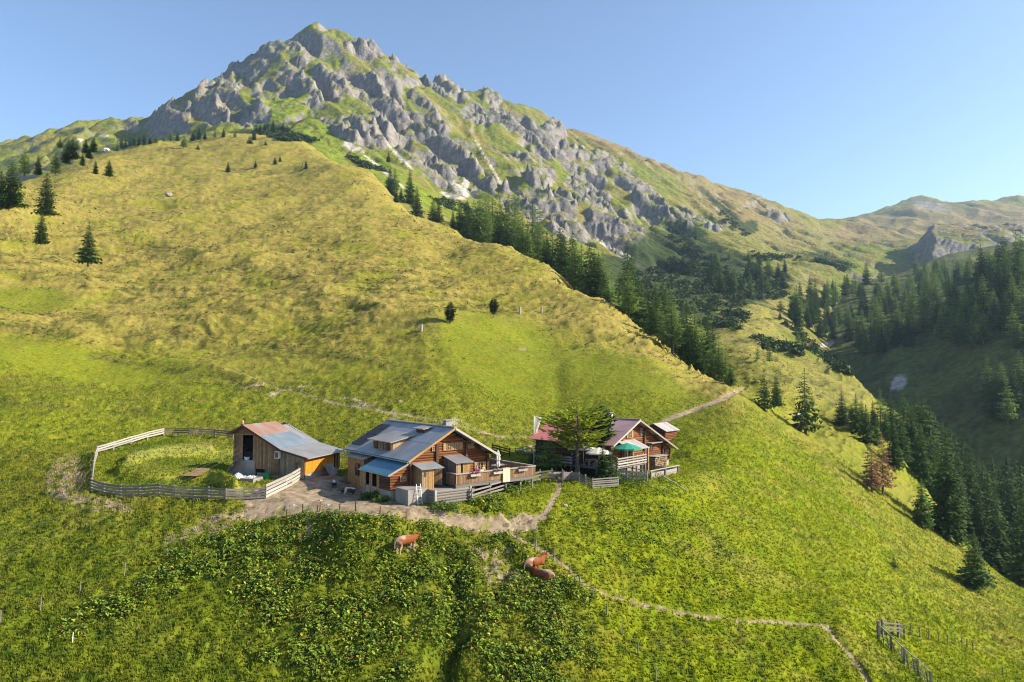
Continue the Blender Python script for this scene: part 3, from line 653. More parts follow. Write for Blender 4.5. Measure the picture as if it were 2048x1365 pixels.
# --- tree line down the edge of the pasture
EDGE_U = [640, 780, 900, 1000, 1100, 1200, 1300, 1390, 1480]; EDGE_Y = [520, 395, 300, 248, 216, 178, 156, 143, 132]
def edge_y(u): return float(np.interp(u, EDGE_U, EDGE_Y))
WORD = {'larch': 'light green larch', 'spruce': 'dark spruce', 'tall': 'tall dark spruce', 'pine': 'dark pine', 'young': 'dark young conifer'}
grp = 'tree line along the pasture edge'
for u_, vt, k, off, wf in [(780,335,'spruce',1.05,1.2),(790,333,'larch',1.1,1.2),(820,338,'spruce',1.12,1.1),(834,371,'spruce',1.03,1.2),(866,395,'spruce',.99,1.2),(877,393,'spruce',1.02,1.1),(906,418,'spruce',.98,1.1),(920,398,'spruce',1.03,1.1),(935,400,'spruce',1.04,1.1),(948,398,'larch',1.06,1.2),(932,420,'spruce',1.0,1.1),(960,388,'larch',1.12,1.2),(972,390,'larch',1.1,1.2),(985,385,'larch',1.2,1.2),(978,415,'larch',1.03,1.1),(995,425,'spruce',1.0,1.1),(1013,440,'spruce',.98,1.2),(1000,395,'larch',1.22,1.2),(1018,385,'larch',1.25,1.2),(1036,415,'larch',1.02,1.2),(1030,380,'larch',1.3,1.1),(1045,425,'larch',1.0,1.2),(1055,440,'larch',1.0,1.1),
 (1065,400,'larch',1.1,1.1),(1080,408,'larch',1.1,1.2),(1093,462,'spruce',1.02,1.1),(1075,440,'larch',1.04,1.1),(1105,455,'larch',1.1,1.1),(1120,450,'spruce',1.05,1.1),(1128,468,'spruce',1.03,1.1),(1145,460,'spruce',1.1,1.1),(1150,478,'larch',1.04,1.2),(1163,485,'larch',1.06,1.2),(1180,483,'spruce',1.04,1.2),(1188,500,'spruce',1.02,1.2),(1197,503,'spruce',1.04,1.2),(1206,500,'larch',1.08,1.2),(1170,550,'larch',.98,1.0),(1200,562,'spruce',.99,1.1),(1216,566,'spruce',.99,1.0),(1255,500,'spruce',1.3,1.0),(1263,508,'spruce',1.35,1.0),(1240,540,'spruce',1.15,1.1),
 (1256,538,'larch',1.0,1.5),(1281,560,'spruce',1.06,1.0),(1295,562,'spruce',1.1,1.0),(1311,560,'spruce',1.12,1.1),(1326,558,'spruce',1.15,1.1),(1340,570,'larch',1.15,1.1),(1306,598,'spruce',1.0,1.1),(1320,592,'larch',1.06,1.2),(1343,592,'larch',1.0,1.3),(1365,605,'spruce',1.1,1.1),(1373,600,'spruce',1.13,1.1),(1389,603,'larch',1.15,1.2),(1380,640,'spruce',1.02,1.1),(1392,648,'spruce',1.0,1.2),(1402,638,'larch',1.04,1.1),(1415,628,'spruce',1.06,1.1),(1421,680,'larch',1.0,1.1),(1436,660,'larch',1.02,1.1),(1450,688,'larch',1.02,1.1),(1425,650,'spruce',1.1,1.0)]:
    st_ = 'thin upper end' if u_ < 900 else ('upper stretch' if u_ < 1000 else ('stretch below the screes' if u_ < 1110 else ('middle stretch' if u_ < 1235 else ('stretch above the second hut' if u_ < 1350 else 'lower end'))))
    row_ = 'front' if off < 1.035 else 'back'
    T_top(u_, vt, edge_y(u_) * off + 2, k, '%s, %s row, %s of the pasture tree line' % (WORD[k], row_, st_), grp, wf * .95)
for u_, vt, Y in [(1515,688,205),(1538,682,210)]: T_top(u_, vt, Y, 'larch', 'thin pale larch behind the spruce pair by the track', 'thin larches by the track', 1.0)
# --- forest at the lower right
grp = 'forest right of the slope'
for u_, vt, Y, k, wf in [(1711,786,146,'spruce',1.2),(1731,808,138,'spruce',1.2),(1759,773,152,'larch',1.0),(1722,800,150,'spruce',1.1),(1745,800,152,'spruce',1.1),(1752,830,140,'spruce',1.0),(1780,788,158,'spruce',1.1),(1770,820,146,'spruce',1.1),(1785,826,134,'tall',1.2),(1805,783,168,'spruce',1.1),(1798,812,152,'spruce',1.1),(1822,800,165,'spruce',1.1),(1833,786,172,'spruce',1.1),(1845,792,172,'spruce',1.1),(1820,840,165,'spruce',1.1),(1858,812,168,'spruce',1.1),(1840,846,142,'tall',1.2),(1870,830,190,'spruce',1.1),(1860,858,165,'spruce',1.1),(1885,842,190,'spruce',1.1),(1884,876,150,'larch',.85),(1898,850,195,'spruce',1.0),(1910,862,185,'spruce',1.1),(1875,885,158,'spruce',1.1),(1925,868,180,'tall',1.1),(1915,900,160,'tall',1.1),(1938,888,150,'tall',1.2),(1955,905,175,'spruce',1.1),(1965,920,170,'spruce',1.1),(1984,914,175,'spruce',1.1),(1975,945,150,'tall',1.2),(1998,935,165,'spruce',1.1),(2012,908,160,'tall',1.15),(2028,915,165,'spruce',1.1),(2040,925,155,'tall',1.1),(2022,960,140,'tall',1.2),(2050,905,170,'tall',1.1),(1992,985,138,'tall',1.1),(2046,985,128,'tall',1.2),(1925,960,142,'tall',1.1),(1958,975,138,'tall',1.2),(2065,950,140,'tall',1.2),(2090,940,150,'tall',1.2),(2110,960,140,'tall',1.2),
 (1690,810,160,'spruce',1.0),(1702,806,156,'spruce',1.1),(1867,905,146,'tall',1.0),(1810,872,152,'spruce',1.1),(1900,925,146,'tall',1.05)]:
    T_top(u_, vt, Y, k, '%s in the %s of the right hand forest, %s part' % (WORD[k], 'front edge' if Y < 148 else ('middle' if Y < 170 else 'rear'), 'upper' if u_ < 1790 else ('central' if u_ < 1930 else 'right edge')), grp, wf)
# --- across the valley
def inside(pt, poly):
    x, y = pt; c = False; j = len(poly) - 1
    for i in range(len(poly)):
        (xi, yi), (xj, yj) = poly[i], poly[j]
        if (yi > y) != (yj > y) and x < (xj - xi) * (y - yi) / (yj - yi) + xi: c = not c
        j = i
    return c
def where(u_, v_):
    return ('left' if u_ < 1700 else ('central' if u_ < 1830 else 'right')) + ' ' + ('upper' if v_ < 600 else 'lower')
def scatter(poly, n, sep, hr, mixk, lab, grp, wf=1.1):
    us = [p[0] for p in poly]; vs = [p[1] for p in poly]; got = []; k = 0
    while len(got) < n and k < n * 60:
        k += 1; u_, v_ = random.uniform(min(us), max(us)), random.uniform(min(vs), max(vs))
        if not inside((u_, v_), poly): continue
        p = hit(u_, v_)
        if p is None or p.y > 1000 or any((p - q).length < sep for q in got): continue
        got.append(p); kk = random.choice(mixk); tree(p, random.uniform(*hr), rk(kk), (lab % (WORD[kk], where(u_, v_))) if '%' in lab else lab, grp, wf * random.uniform(.85, 1.15))
    print(grp, len(got))
scatter([(1575,640),(1640,590),(1700,572),(1760,565),(1850,545),(1960,540),(2048,520),(2048,545),(1960,575),(1880,610),(1800,650),(1760,680),(1700,700),(1665,690),(1620,665)], 120, 7.5, (13, 22), ['larch', 'larch', 'spruce'], '%s in the %s part of the hazy wood across the valley', 'wood across the valley')
scatter([(1690,700),(1800,660),(1900,612),(2048,560),(2048,700),(1900,690),(1800,700),(1740,715)], 62, 8, (13, 21), ['larch', 'larch', 'spruce'], '%s on the %s part of the shaded valley side across the stream', 'trees on the shaded valley side')
scatter([(1960,800),(2048,780),(2048,860),(1990,850)], 7, 6, (14, 20), ['spruce', 'larch'], 'conifer in the small shaded group above the forest at the right edge', 'shaded group at the right edge')
scatter([(1395,560),(1440,520),(1500,520),(1580,545),(1590,570),(1560,590),(1480,590),(1430,590)], 30, 8, (10, 17), ['spruce', 'spruce', 'larch'], 'spruce among the dark scrub in the upper valley', 'spruces in the upper valley scrub')
scatter([(1580,640),(1600,605),(1650,610),(1670,650),(1640,670),(1600,660)], 12, 6, (12, 20), ['spruce'], 'dark spruce on the left fringe of the wood by the stream', 'spruces by the stream')
for a in [(1500,597,22,'spruce'),(1518,600,12,'spruce'),(1562,625,32,'larch'),(1560,640,20,'spruce'),(1582,640,26,'spruce'),(1912,694,70,'larch'),(1928,690,62,'larch'),(1785,694,48,'larch'),(1982,664,46,'larch'),(1952,692,50,'larch'),(1596,690,28,'larch'),(1606,682,34,'larch')]:
    T_px(*a, 'single conifer standing free on the valley floor or far slope', 'free standing valley conifers', 1.3)

# ------------------------------------------------------------------ mountain pine scrub: one uncountable mass
def bush_cloud(name, pts, sizes, mat, seed, nf=26, flat=.55, kind='stuff', label=None, cat=None):
    r = np.random.default_rng(seed); n = len(pts); pts = np.asarray(pts); sizes = np.asarray(sizes)
    th = r.random((n, nf)) * 6.283; cz = r.random((n, nf)) * 1.0; rr = np.sqrt(1 - cz * cz) * (.55 + .45 * r.random((n, nf)))
    c = np.stack([np.cos(th) * rr, np.sin(th) * rr, cz * flat * (.7 + .5 * r.random((n, nf)))], -1) * sizes[:, None, None] + pts[:, None, :]
    tri = (r.random((n, nf, 3, 3)) - .5) * np.array((1, 1, .9)) * (sizes[:, None, None, None] * .95)
    V = (c[:, :, None, :] + tri).reshape(-1, 3); Fq = np.arange(len(V)).reshape(-1, 3)
    return link_props(mesh_np(name, V, Fq, mat), label, cat, None, kind)
pts = []; szs = []
MUGO_ZONES = [((1290,540),(1340,520),(1420,520),(1460,545),(1500,600),(1480,635),(1380,630),(1300,600),(1230,560)), ((1330,440),(1400,500),(1440,520),(1380,520),(1340,470)), ((1440,420),(1500,470),(1490,475),(1440,440)), ((1500,505),(1600,515),(1600,525),(1500,520)), ((1440,560),(1560,560),(1590,600),(1450,600)), ((1390,640),(1500,625),(1480,660),(1400,655)),
 ((510,262),(560,258),(640,285),(560,282)), ((840,390),(930,410),(1000,440),(900,420)), ((690,310),(750,335),(790,350),(720,335)), ((1625,515),(1700,540),(1690,545),(1630,525)), ((1500,670),(1560,690),(1620,700),(1600,712),(1530,700)), ((1560,640),(1640,690),(1700,750),(1680,745),(1600,690))]
zn = [120*6, 90, 60, 50, 220, 70, 110, 80, 70, 60, 60, 90]
for zi, zone in enumerate(MUGO_ZONES):
    us = [p[0] for p in zone]; vs = [p[1] for p in zone]; k = 0; t_ = 0
    while k < zn[zi] and t_ < 6000:
        t_ += 1; u_, v_ = random.uniform(min(us), max(us)), random.uniform(min(vs), max(vs))
        if not inside((u_, v_), zone) or pn(u_ / 22, v_ / 12, 9) < -.22: continue
        p = hit(u_, v_)
        if p is None: continue
        k += 1; pts.append(tuple(p)); szs.append(random.uniform(1.3, 3.0) * (1.0 if p.y < 500 else 1.35))
bush_cloud('mountain_pine_scrub', pts, szs, M_mugo, 5, 30, .6, 'stuff', 'dark mountain pine scrub on the valley floor below the crags', 'scrub')
# ------------------------------------------------------------------ paths and yard: worn earth lying on the pasture, edges running under the turf
def earth_mat():
    m, nt, b = nmat('worn_earth'); L = nt.links.new
    g = N(nt, 'ShaderNodeNewGeometry'); n1 = N(nt, 'ShaderNodeTexNoise', i_Scale=1.1, i_Detail=7.0, i_Roughness=.7); n2 = N(nt, 'ShaderNodeTexVoronoi', i_Scale=3.2)
    L(g.outputs['Position'], n1.inputs['Vector']); L(g.outputs['Position'], n2.inputs['Vector'])
    cr = N(nt, 'ShaderNodeValToRGB'); e = cr.color_ramp.elements; e[0].position = .3; e[0].color = (.10, .075, .045, 1); e[1].position = .72; e[1].color = (.40, .32, .22, 1)
    e2 = cr.color_ramp.elements.new(.5); e2.color = (.25, .19, .125, 1); L(n1.outputs[0], cr.inputs[0])
    mx = N(nt, 'ShaderNodeMix', data_type='RGBA'); r = N(nt, 'ShaderNodeMapRange'); r.inputs[1].default_value = .0; r.inputs[2].default_value = .16; r.inputs[3].default_value = .6; r.inputs[4].default_value = 0
    L(n2.outputs['Distance'], r.inputs[0]); L(r.outputs[0], mx.inputs[0]); L(cr.outputs[0], mx.inputs[6]); mx.inputs[7].default_value = (.45, .41, .36, 1); L(mx.outputs[2], b.inputs['Base Color'])
    b.inputs['Roughness'].default_value = .95; b.inputs['Specular IOR Level'].default_value = .1
    bp = N(nt, 'ShaderNodeBump', i_Strength=.7, i_Distance=.12); L(n1.outputs[0], bp.inputs['Height']); L(bp.outputs[0], b.inputs['Normal']); return m
M_earth = earth_mat()
def earth_sheet(name, m, na=.30):
    nz_ = na * fbm(GA.X * .9, GA.Y * .9, 4, 301, .65)
    mm = m * 1.0 + nz_ * (m > .02)
    near_ = (m > .05); kf = near_[:-1, :-1] | near_[1:, :-1] | near_[:-1, 1:] | near_[1:, 1:]
    Zs = GA.Z; g2 = Grid.__new__(Grid); g2.__dict__.update(GA.__dict__); g2.Z = Zs + np.clip((mm - .42) * .35, -.25, .07)
    o = grid_mesh(name, g2, CA, kf, M_earth); return o
done = np.zeros(GA.X.shape, bool)
for n_, key in (('footpath_to_gate', 'gate'), ('footpath_across_slope', 'long'), ('eroded_footpath', 'down'), ('dirt_track', 'up'), ('grassy_track', 'upper')):
    m_ = pathmask(PU, PV, GA.Y, 1.6, key); m_ = m_ * (GA.Y < 200); m_ = m_ * (.75 + .25 * (key != 'up'))
    if key == 'upper': m_ = m_ * sm(-.1, .5, fbm(GA.X / 4, GA.Y / 4, 4, 305))
    earth_sheet(n_, m_)
hutm = np.zeros(GA.X.shape)
yardm = np.maximum(pathmask(PU, PV, GA.Y, 1.6, 'yard') * .75, sm(.25, .8, blobs(PU, PV, YARD))) * (GA.Y < 80)
earth_sheet('farm_yard', yardm, .75)

# ------------------------------------------------------------------ ground cover
def col_mat(name, rough=.9, spec=.1, trans=.3):
    m, nt, b = nmat(name); L = nt.links.new
    at = N(nt, 'ShaderNodeAttribute', attribute_name='Col'); L(at.outputs['Color'], b.inputs['Base Color']); b.inputs['Roughness'].default_value = rough; b.inputs['Specular IOR Level'].default_value = spec
    tr = N(nt, 'ShaderNodeBsdfTranslucent'); L(at.outputs['Color'], tr.inputs[0]); ms = N(nt, 'ShaderNodeMixShader'); ms.inputs[0].default_value = trans
    L(b.outputs[0], ms.inputs[1]); L(tr.outputs[0], ms.inputs[2]); L(ms.outputs[0], nt.nodes['Material Output'].inputs[0]); return m
M_grass = col_mat('grass_blades', .8, .1, .45); M_dock = col_mat('dock_leaf', .33, .45, .2)
block = np.zeros(GA.X.shape, bool)
for fr, (a0, a1, b0, b1) in ((FH, (-.4, 10.8, -4.2, 12.3)), (FH, (5, 14.8, -2.6, 6.5)), (FB, (-2, 7.8, -.2, 8)), (F2, (-6, 8.2, -1, 12.5))):
    a, b = fr.loc(GA.X, GA.Y); block |= (a > a0) & (a < a1) & (b > b0) & (b < b1)
nogrow = np.clip(np.maximum(np.maximum(yardm * 1.2, pathmask(PU, PV, GA.Y, 1.2)), block), 0, 1)
def gsample(n, y0, y1, seed, dens=None, s0=-.86, s1=.86):
    r = np.random.default_rng(seed)
    ry = np.exp(r.uniform(math.log(y0), math.log(y1), n)); rs = r.uniform(s0, s1, n); x_ = rs * ry
    ci = ((rs - GA.s0) / (GA.s1 - GA.s0) * (GA.nc - 1)).astype(int); ri = ((np.log(ry) - GA.l0) / (GA.l1 - GA.l0) * (GA.nr - 1)).astype(int)
    k = r.random(n) > nogrow[ri, ci]
    if dens is not None: k &= r.random(n) < dens[ri, ci]
    x_, ry, ci, ri = x_[k], ry[k], ci[k], ri[k]
    return np.stack([x_, ry, GA.at(x_, ry)], -1), CA[ri, ci], r
def tufts(name, p, c, r, hmin, hmax, wid, nb, jit, label, cat):
    n = len(p); h = r.uniform(hmin, hmax, (n, nb)); a = r.random((n, nb)) * 6.283
    off = np.stack([np.cos(a), np.sin(a), 0 * a], -1) * (wid * .7 * r.random((n, nb, 1))); sd = np.stack([-np.sin(a), np.cos(a), 0 * a], -1) * wid * (.5 + r.random((n, nb, 1)))
    ln = np.stack([np.cos(a + 1) , np.sin(a + 1), 0 * a], -1) * h[..., None] * r.uniform(0, .8, (n, nb, 1))
    b0 = p[:, None] + off; top = b0 + ln + np.array((0, 0, 1.)) * h[..., None]; b0 = b0 - np.array((0, 0, .05))
    V = np.stack([b0 - sd, b0 + sd, top], 2).reshape(-1, 3)
    cc = c[:, None] * r.uniform(1 - jit, 1 + jit, (n, nb, 1)); cc = cc * np.array((1, 1, 1)) ; C3 = np.repeat(cc[:, :, None], 3, 2).reshape(-1, 3)
    return link_props(mesh_np(name, V, np.arange(len(V)).reshape(-1, 3), M_grass, C3), label, cat, None, 'stuff')
smooth_near = blobs(PU, PV, [(1050,740,190,95,25),(1250,800,160,70,30),(1560,1120,260,140,35),(1900,1330,160,70,20),(330,940,150,45,0),(1180,1010,200,30,0)])
p, c, r = gsample(145000, 36, 112, 401); tufts('meadow_grass', p, c * 1.45, r, .09, .28, .06, 3, .28, 'rough pasture grass in the foreground and around the huts', 'grass')
p, c, r = gsample(20000, 125, 620, 402, 1 - .5 * smooth_near, -.86, .45)
sc_ = (p[:, 1] / 140)
n = len(p); hh = r.uniform(.07, .22, n) * np.clip(sc_, .8, 1.9)
a = r.random((n, 2)) * 6.283; sd = np.stack([np.cos(a), np.sin(a), 0 * a], -1) * (hh[:, None, None] * .9)
V = np.stack([p[:, None] - sd, p[:, None] + sd, p[:, None] + np.stack([.3 * sd[..., 1], .3 * sd[..., 0], np.repeat(hh[:, None], 2, 1)], -1)], 2).reshape(-1, 3)
cc = c * r.uniform(1.0, 1.5, (n, 1)); link_props(mesh_np('hill_tussocks', V, np.arange(len(V)).reshape(-1, 3), M_grass, np.repeat(cc, 6, 0)), 'dry grass tussocks covering the upper pasture', 'grass', None, 'stuff')
# dwarf shrubs on the slope
shd = np.clip(upper_shrub * 1.1, 0, 1)
p, c, r = gsample(26000, 105, 420, 403, shd, -.86, .4)
bush_cloud('dwarf_shrubs', p, r.uniform(.25, .6, len(p)) * np.clip(p[:, 1] / 150, .8, 1.7), leaf_mat('dwarf_shrub', (.035, .042, .012), (.10, .095, .028), .1, .4), 6, 7, .6, 'stuff', 'low dark dwarf shrubs scattered over the slope', 'shrubs')
# broad dock leaves in the manured ground
dz_ = np.clip(blobs(PU, PV, [(760,1100,190,70,8),(640,1200,160,100,0),(850,1180,110,90,0),(700,1290,200,80,0,.8),(1050,1270,110,110,0),(1120,1220,70,60,30),(1080,1330,110,60),(450,1130,140,45,-12),(330,1180,90,30,-15,.8),(230,1230,130,25,-25,.8),(960,1010,90,30,-12),(905,1000,36,30),(1010,985,50,18,-10),(890,1020,24,14),(1270,1050,170,45,10,.35),(1350,1120,150,70,20,.3),(1300,975,80,22,5,.4),(1080,1130,40,16,20),(1170,1020,50,12,0,.35),(760,1000,28,12),(1000,1250,50,60),(560,1080,90,30),(1000,1090,60,16,15)]) - .10, 0, 1)
dz_ = dz_ * sm(-.35, .15, fbm(GA.X / 2.2, GA.Y / 2.2, 3, 311))
p, c, r = gsample(110000, 38, 86, 404, dz_)
n = len(p); nl = 4; a = r.random((n, nl)) * 6.283; Ln = r.uniform(.16, .38, (n, nl)); d = np.stack([np.cos(a), np.sin(a), 0 * a], -1); s_ = np.stack([-np.sin(a), np.cos(a), 0 * a], -1)
hb = r.uniform(.05, .45, (n, nl, 1)) * (.6 + .8 * r.random((n, 1, 1))); up_ = np.array((0, 0, 1.))
b0 = p[:, None] + d * r.uniform(0, .15, (n, nl, 1)) + up_ * hb; til = r.uniform(-.3, .5, (n, nl, 1)); L3 = Ln[..., None]
mid = b0 + d * L3 * .5 + up_ * L3 * .5 * til; tipv = b0 + d * L3 + up_ * L3 * (til - .35); wv = s_ * L3 * r.uniform(.26, .4, (n, nl, 1)) + up_ * L3 * .10
V = np.stack([b0, mid + wv, tipv, mid - wv * np.array((1, 1, -1))], 2).reshape(-1, 3)
q = np.arange(n * nl)[:, None] * 4; Fq = np.concatenate([q + np.array((0, 1, 2)), q + np.array((0, 2, 3))], 0)
base = np.array((.140, .215, .020)) * r.uniform(.5, 1.6, (n, nl, 1)); yl = r.random((n, nl, 1)); base = np.where(yl > .95, np.array((.24, .17, .03)), np.where(yl > .75, base * np.array((2.0, 1.45, 1.2)), base)); base = np.where(yl < .015, np.array((.20, .07, .03)), base)
link_props(mesh_np('dock_plants', V, Fq, M_dock, np.repeat(base.reshape(-1, 3), 4, 0)), 'broad leaved dock plants crowding the ground below the huts', 'weeds', None, 'stuff')

# ------------------------------------------------------------------ valley air
def haze(x0, x1, y0, y1, z0, z1, dens):
    bm = bmesh.new(); bmesh.ops.create_cube(bm, size=1); 
    for v_ in bm.verts: v_.co = Vector((x0 if v_.co.x < 0 else x1, y0 if v_.co.y < 0 else y1, z0 if v_.co.z < 0 else z1))
    me = bpy.data.meshes.new('haze'); bm.to_mesh(me); bm.free()
    m = bpy.data.materials.new('valley_air'); m.use_nodes = True; nt = m.node_tree; nt.nodes.clear()
    o_ = nt.nodes.new('ShaderNodeOutputMaterial'); pv = nt.nodes.new('ShaderNodeVolumePrincipled'); pv.inputs['Density'].default_value = dens; pv.inputs['Color'].default_value = (.50, .74, 1, 1); pv.inputs['Anisotropy'].default_value = .25
    nt.links.new(pv.outputs[0], o_.inputs['Volume']); me.materials.append(m)
    o = bpy.data.objects.new('haze', me); COL.objects.link(o); return link_props(o, 'thin pale blue haze filling the valley', 'haze', None, 'stuff')
zmax = max(GA.Z.max(), GB.Z.max(), GC.Z.max()) + 40; zmin = min(GA.Z.min(), GB.Z.min(), GC.Z.min()) - 2
haze(-3100, 3100, -20, 3050, zmin, zmax, 0.00009)
# ------------------------------------------------------------------ materials for built things
def wood(name, c1, c2, stretch=(1, 1, 1), sc=3.0, rough=.8, objvar=.35, bump=.02):
    m, nt, b = nmat(name); L = nt.links.new
    tc = N(nt, 'ShaderNodeTexCoord'); mp = N(nt, 'ShaderNodeMapping'); mp.inputs['Scale'].default_value = stretch; L(tc.outputs['Object'], mp.inputs[0])
    oi = N(nt, 'ShaderNodeObjectInfo'); n = N(nt, 'ShaderNodeTexNoise', i_Scale=sc, i_Detail=6.0, i_Roughness=.65); n.noise_dimensions = '4D'; L(mp.outputs[0], n.inputs['Vector'])
    mlt = N(nt, 'ShaderNodeMath', operation='MULTIPLY'); mlt.inputs[1].default_value = 50; L(oi.outputs['Random'], mlt.inputs[0]); L(mlt.outputs[0], n.inputs['W'])
    r = N(nt, 'ShaderNodeMapRange'); r.inputs[1].default_value = .3; r.inputs[2].default_value = .7; L(n.outputs[0], r.inputs[0])
    mx = N(nt, 'ShaderNodeMix', data_type='RGBA'); mx.inputs[6].default_value = (*c1, 1); mx.inputs[7].default_value = (*c2, 1); L(r.outputs[0], mx.inputs[0])
    r2 = N(nt, 'ShaderNodeMapRange'); r2.inputs[3].default_value = 1 - objvar; r2.inputs[4].default_value = 1 + objvar; L(oi.outputs['Random'], r2.inputs[0])
    hs = N(nt, 'ShaderNodeHueSaturation'); L(mx.outputs[2], hs.inputs['Color']); L(r2.outputs[0], hs.inputs['Value']); L(hs.outputs[0], b.inputs['Base Color'])
    b.inputs['Roughness'].default_value = rough; b.inputs['Specular IOR Level'].default_value = .2
    bp = N(nt, 'ShaderNodeBump', i_Strength=.5, i_Distance=bump); L(n.outputs[0], bp.inputs['Height']); L(bp.outputs[0], b.inputs['Normal']); return m
def flatm(name, c, rough=.6, metal=0., spec=.3, var=.12, sc=2.0, trans=0):
    m, nt, b = nmat(name); L = nt.links.new
    tc = N(nt, 'ShaderNodeTexCoord'); n = N(nt, 'ShaderNodeTexNoise', i_Scale=sc, i_Detail=5.0); L(tc.outputs['Object'], n.inputs['Vector'])
    r = N(nt, 'ShaderNodeMapRange'); r.inputs[1].default_value = .3; r.inputs[2].default_value = .7; r.inputs[3].default_value = 1 - var; r.inputs[4].default_value = 1 + var; L(n.outputs[0], r.inputs[0])
    hs = N(nt, 'ShaderNodeHueSaturation'); hs.inputs['Color'].default_value = (*c, 1); L(r.outputs[0], hs.inputs['Value']); L(hs.outputs[0], b.inputs['Base Color'])
    b.inputs['Roughness'].default_value = rough; b.inputs['Metallic'].default_value = metal; b.inputs['Specular IOR Level'].default_value = spec
    if trans:
        tr = N(nt, 'ShaderNodeBsdfTranslucent'); L(hs.outputs[0], tr.inputs[0]); ms = N(nt, 'ShaderNodeMixShader'); ms.inputs[0].default_value = trans; L(b.outputs[0], ms.inputs[1]); L(tr.outputs[0], ms.inputs[2]); L(ms.outputs[0], nt.nodes['Material Output'].inputs[0])
    return m
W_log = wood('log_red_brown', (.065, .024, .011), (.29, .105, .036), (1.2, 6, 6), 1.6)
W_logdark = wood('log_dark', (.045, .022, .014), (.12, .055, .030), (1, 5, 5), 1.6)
W_barn = wood('barn_boards', (.13, .075, .038), (.28, .175, .10), (6, 6, .5), 1.6)
W_barnpale = wood('barn_boards_pale', (.13, .10, .07), (.27, .21, .15), (6, 6, .5), 1.6)
W_orange = wood('larch_cladding', (.42, .150, .012), (.62, .250, .020), (5, 5, .4), 1.6, .6, .12)
W_pale = wood('planed_boards', (.20, .125, .065), (.36, .24, .13), (6, 6, .6), 1.6, .7, .2)
W_honey = wood('honey_boards', (.20, .115, .045), (.35, .205, .08), (6, 6, .6), 1.6, .7, .15)
W_grey = wood('weathered_wood', (.09, .08, .072), (.24, .215, .195), (1, 7, 7), 1.4, .9, .2)
W_greylight = wood('silvered_rail', (.20, .18, .16), (.42, .385, .34), (1, 7, 7), 1.4, .9, .2)
W_shingle = wood('grey_shingle', (.22, .20, .20), (.42, .39, .38), (3, 3, 3), 1.6, .9, .2)
R_metal = flatm('roof_metal', (.24, .26, .29), .5, .2, .5, .16, .7)
R_metal2 = flatm('roof_metal_pale', (.25, .25, .26), .45, .3, .5, .16, .7)
R_shadeblue = flatm('roof_metal_shade_blue', (.055, .17, .26), .40, .25, .5, .12, .7)  # grey metal with the blue of its shade put into the base colour
R_brown = flatm('roof_metal_mauve', (.36, .225, .23), .55, .05, .4, .12, .7)
R_red = flatm('roof_red', (.56, .19, .15), .55, .05, .3, .12, .7)
R_rust = wood('roof_rust', (.20, .085, .05), (.22, .19, .18), (.35, 1, 1), .8, .6, .08)
STONE = bark_mat('rubble_stone', (.12, .10, .085), (.42, .38, .33), 2.6); CONC = flatm('concrete', (.24, .22, .20), .9, 0, .2, .25, 1.5)
GLASS = flatm('window_glass', (.03, .035, .045), .08, 0, .8, .1); PANEL = flatm('collector_glass', (.016, .018, .032), .5, 0, .25, .2)
WHITE = flatm('white_paint', (.75, .74, .72), .6, 0, .3, .06); FABRIC = flatm('white_canvas', (.72, .71, .66), .9, 0, .1, .06, 2, .25); GREEN_F = flatm('green_canvas', (.05, .30, .20), .9, 0, .1, .08, 2, .2)
DARK = flatm('dark_interior', (.018, .015, .013), .9, 0, .1, .2); STEEL = flatm('galvanised', (.55, .56, .58), .4, .5, .5, .1)
PINK = flatm('pink_print', (.75, .12, .25), .8, 0, .1, .05); RUG = wood('striped_rug', (.42, .26, .17), (.66, .52, .40), (9, 1, .4), 1.5, .95, .05)
GREENP = flatm('green_plastic', (.02, .30, .10), .4, 0, .4, .1); BLUEP = flatm('blue_plastic', (.10, .25, .55), .4, 0, .4, .1); TARP = flatm('white_tarp', (.70, .72, .75), .6, 0, .3, .1)
FLOWER = leaf_mat('flower_box_plants', (.05, .10, .02), (.45, .10, .10), .2, 9.0); BUSH = leaf_mat('garden_bush', (.035, .075, .012), (.12, .20, .03), .3, 2.0)

# ------------------------------------------------------------------ building kit
_um = {}; LOCALM = {}
def unit(kind, mat):
    k = (kind, mat.name)
    if k in _um: return _um[k]
    bm = bmesh.new()
    if kind == 'box': bmesh.ops.create_cube(bm, size=1)
    elif kind == 'log':
        bmesh.ops.create_cone(bm, cap_ends=True, segments=8, radius1=.5, radius2=.5, depth=1); bmesh.ops.rotate(bm, verts=bm.verts, cent=(0, 0, 0), matrix=Matrix.Rotation(math.pi / 2, 3, 'Y'))
    elif kind == 'post': bmesh.ops.create_cone(bm, cap_ends=True, segments=8, radius1=.5, radius2=.42, depth=1)
    me = bpy.data.meshes.new(kind); bm.to_mesh(me); bm.free(); me.materials.append(mat); _um[k] = me; return me
def thing(name, label, cat, M=None, loc=None, rz=0, group=None):
    e = bpy.data.objects.new(name, None); COL.objects.link(e); e.empty_display_size = .3
    if M is not None: e.matrix_world = M
    else: e.matrix_world = Matrix.Translation(loc) @ Matrix.Rotation(rz, 4, 'Z')
    return link_props(e, label, cat, group)
def add(me, name, parent, M=None):
    o = bpy.data.objects.new(name, me); COL.objects.link(o)
    if parent: o.parent = parent
    if M is not None: o.matrix_local = M; LOCALM[o.name] = M.copy()
    return o
def boxp(parent, name, mat, lo, hi, kind='box'):
    lo = Vector(lo); hi = Vector(hi); c = (lo + hi) / 2; s = hi - lo
    return add(unit(kind, mat), name, parent, Matrix.Translation(c) @ Matrix.Diagonal((*[max(abs(q), 1e-3) for q in s], 1)))
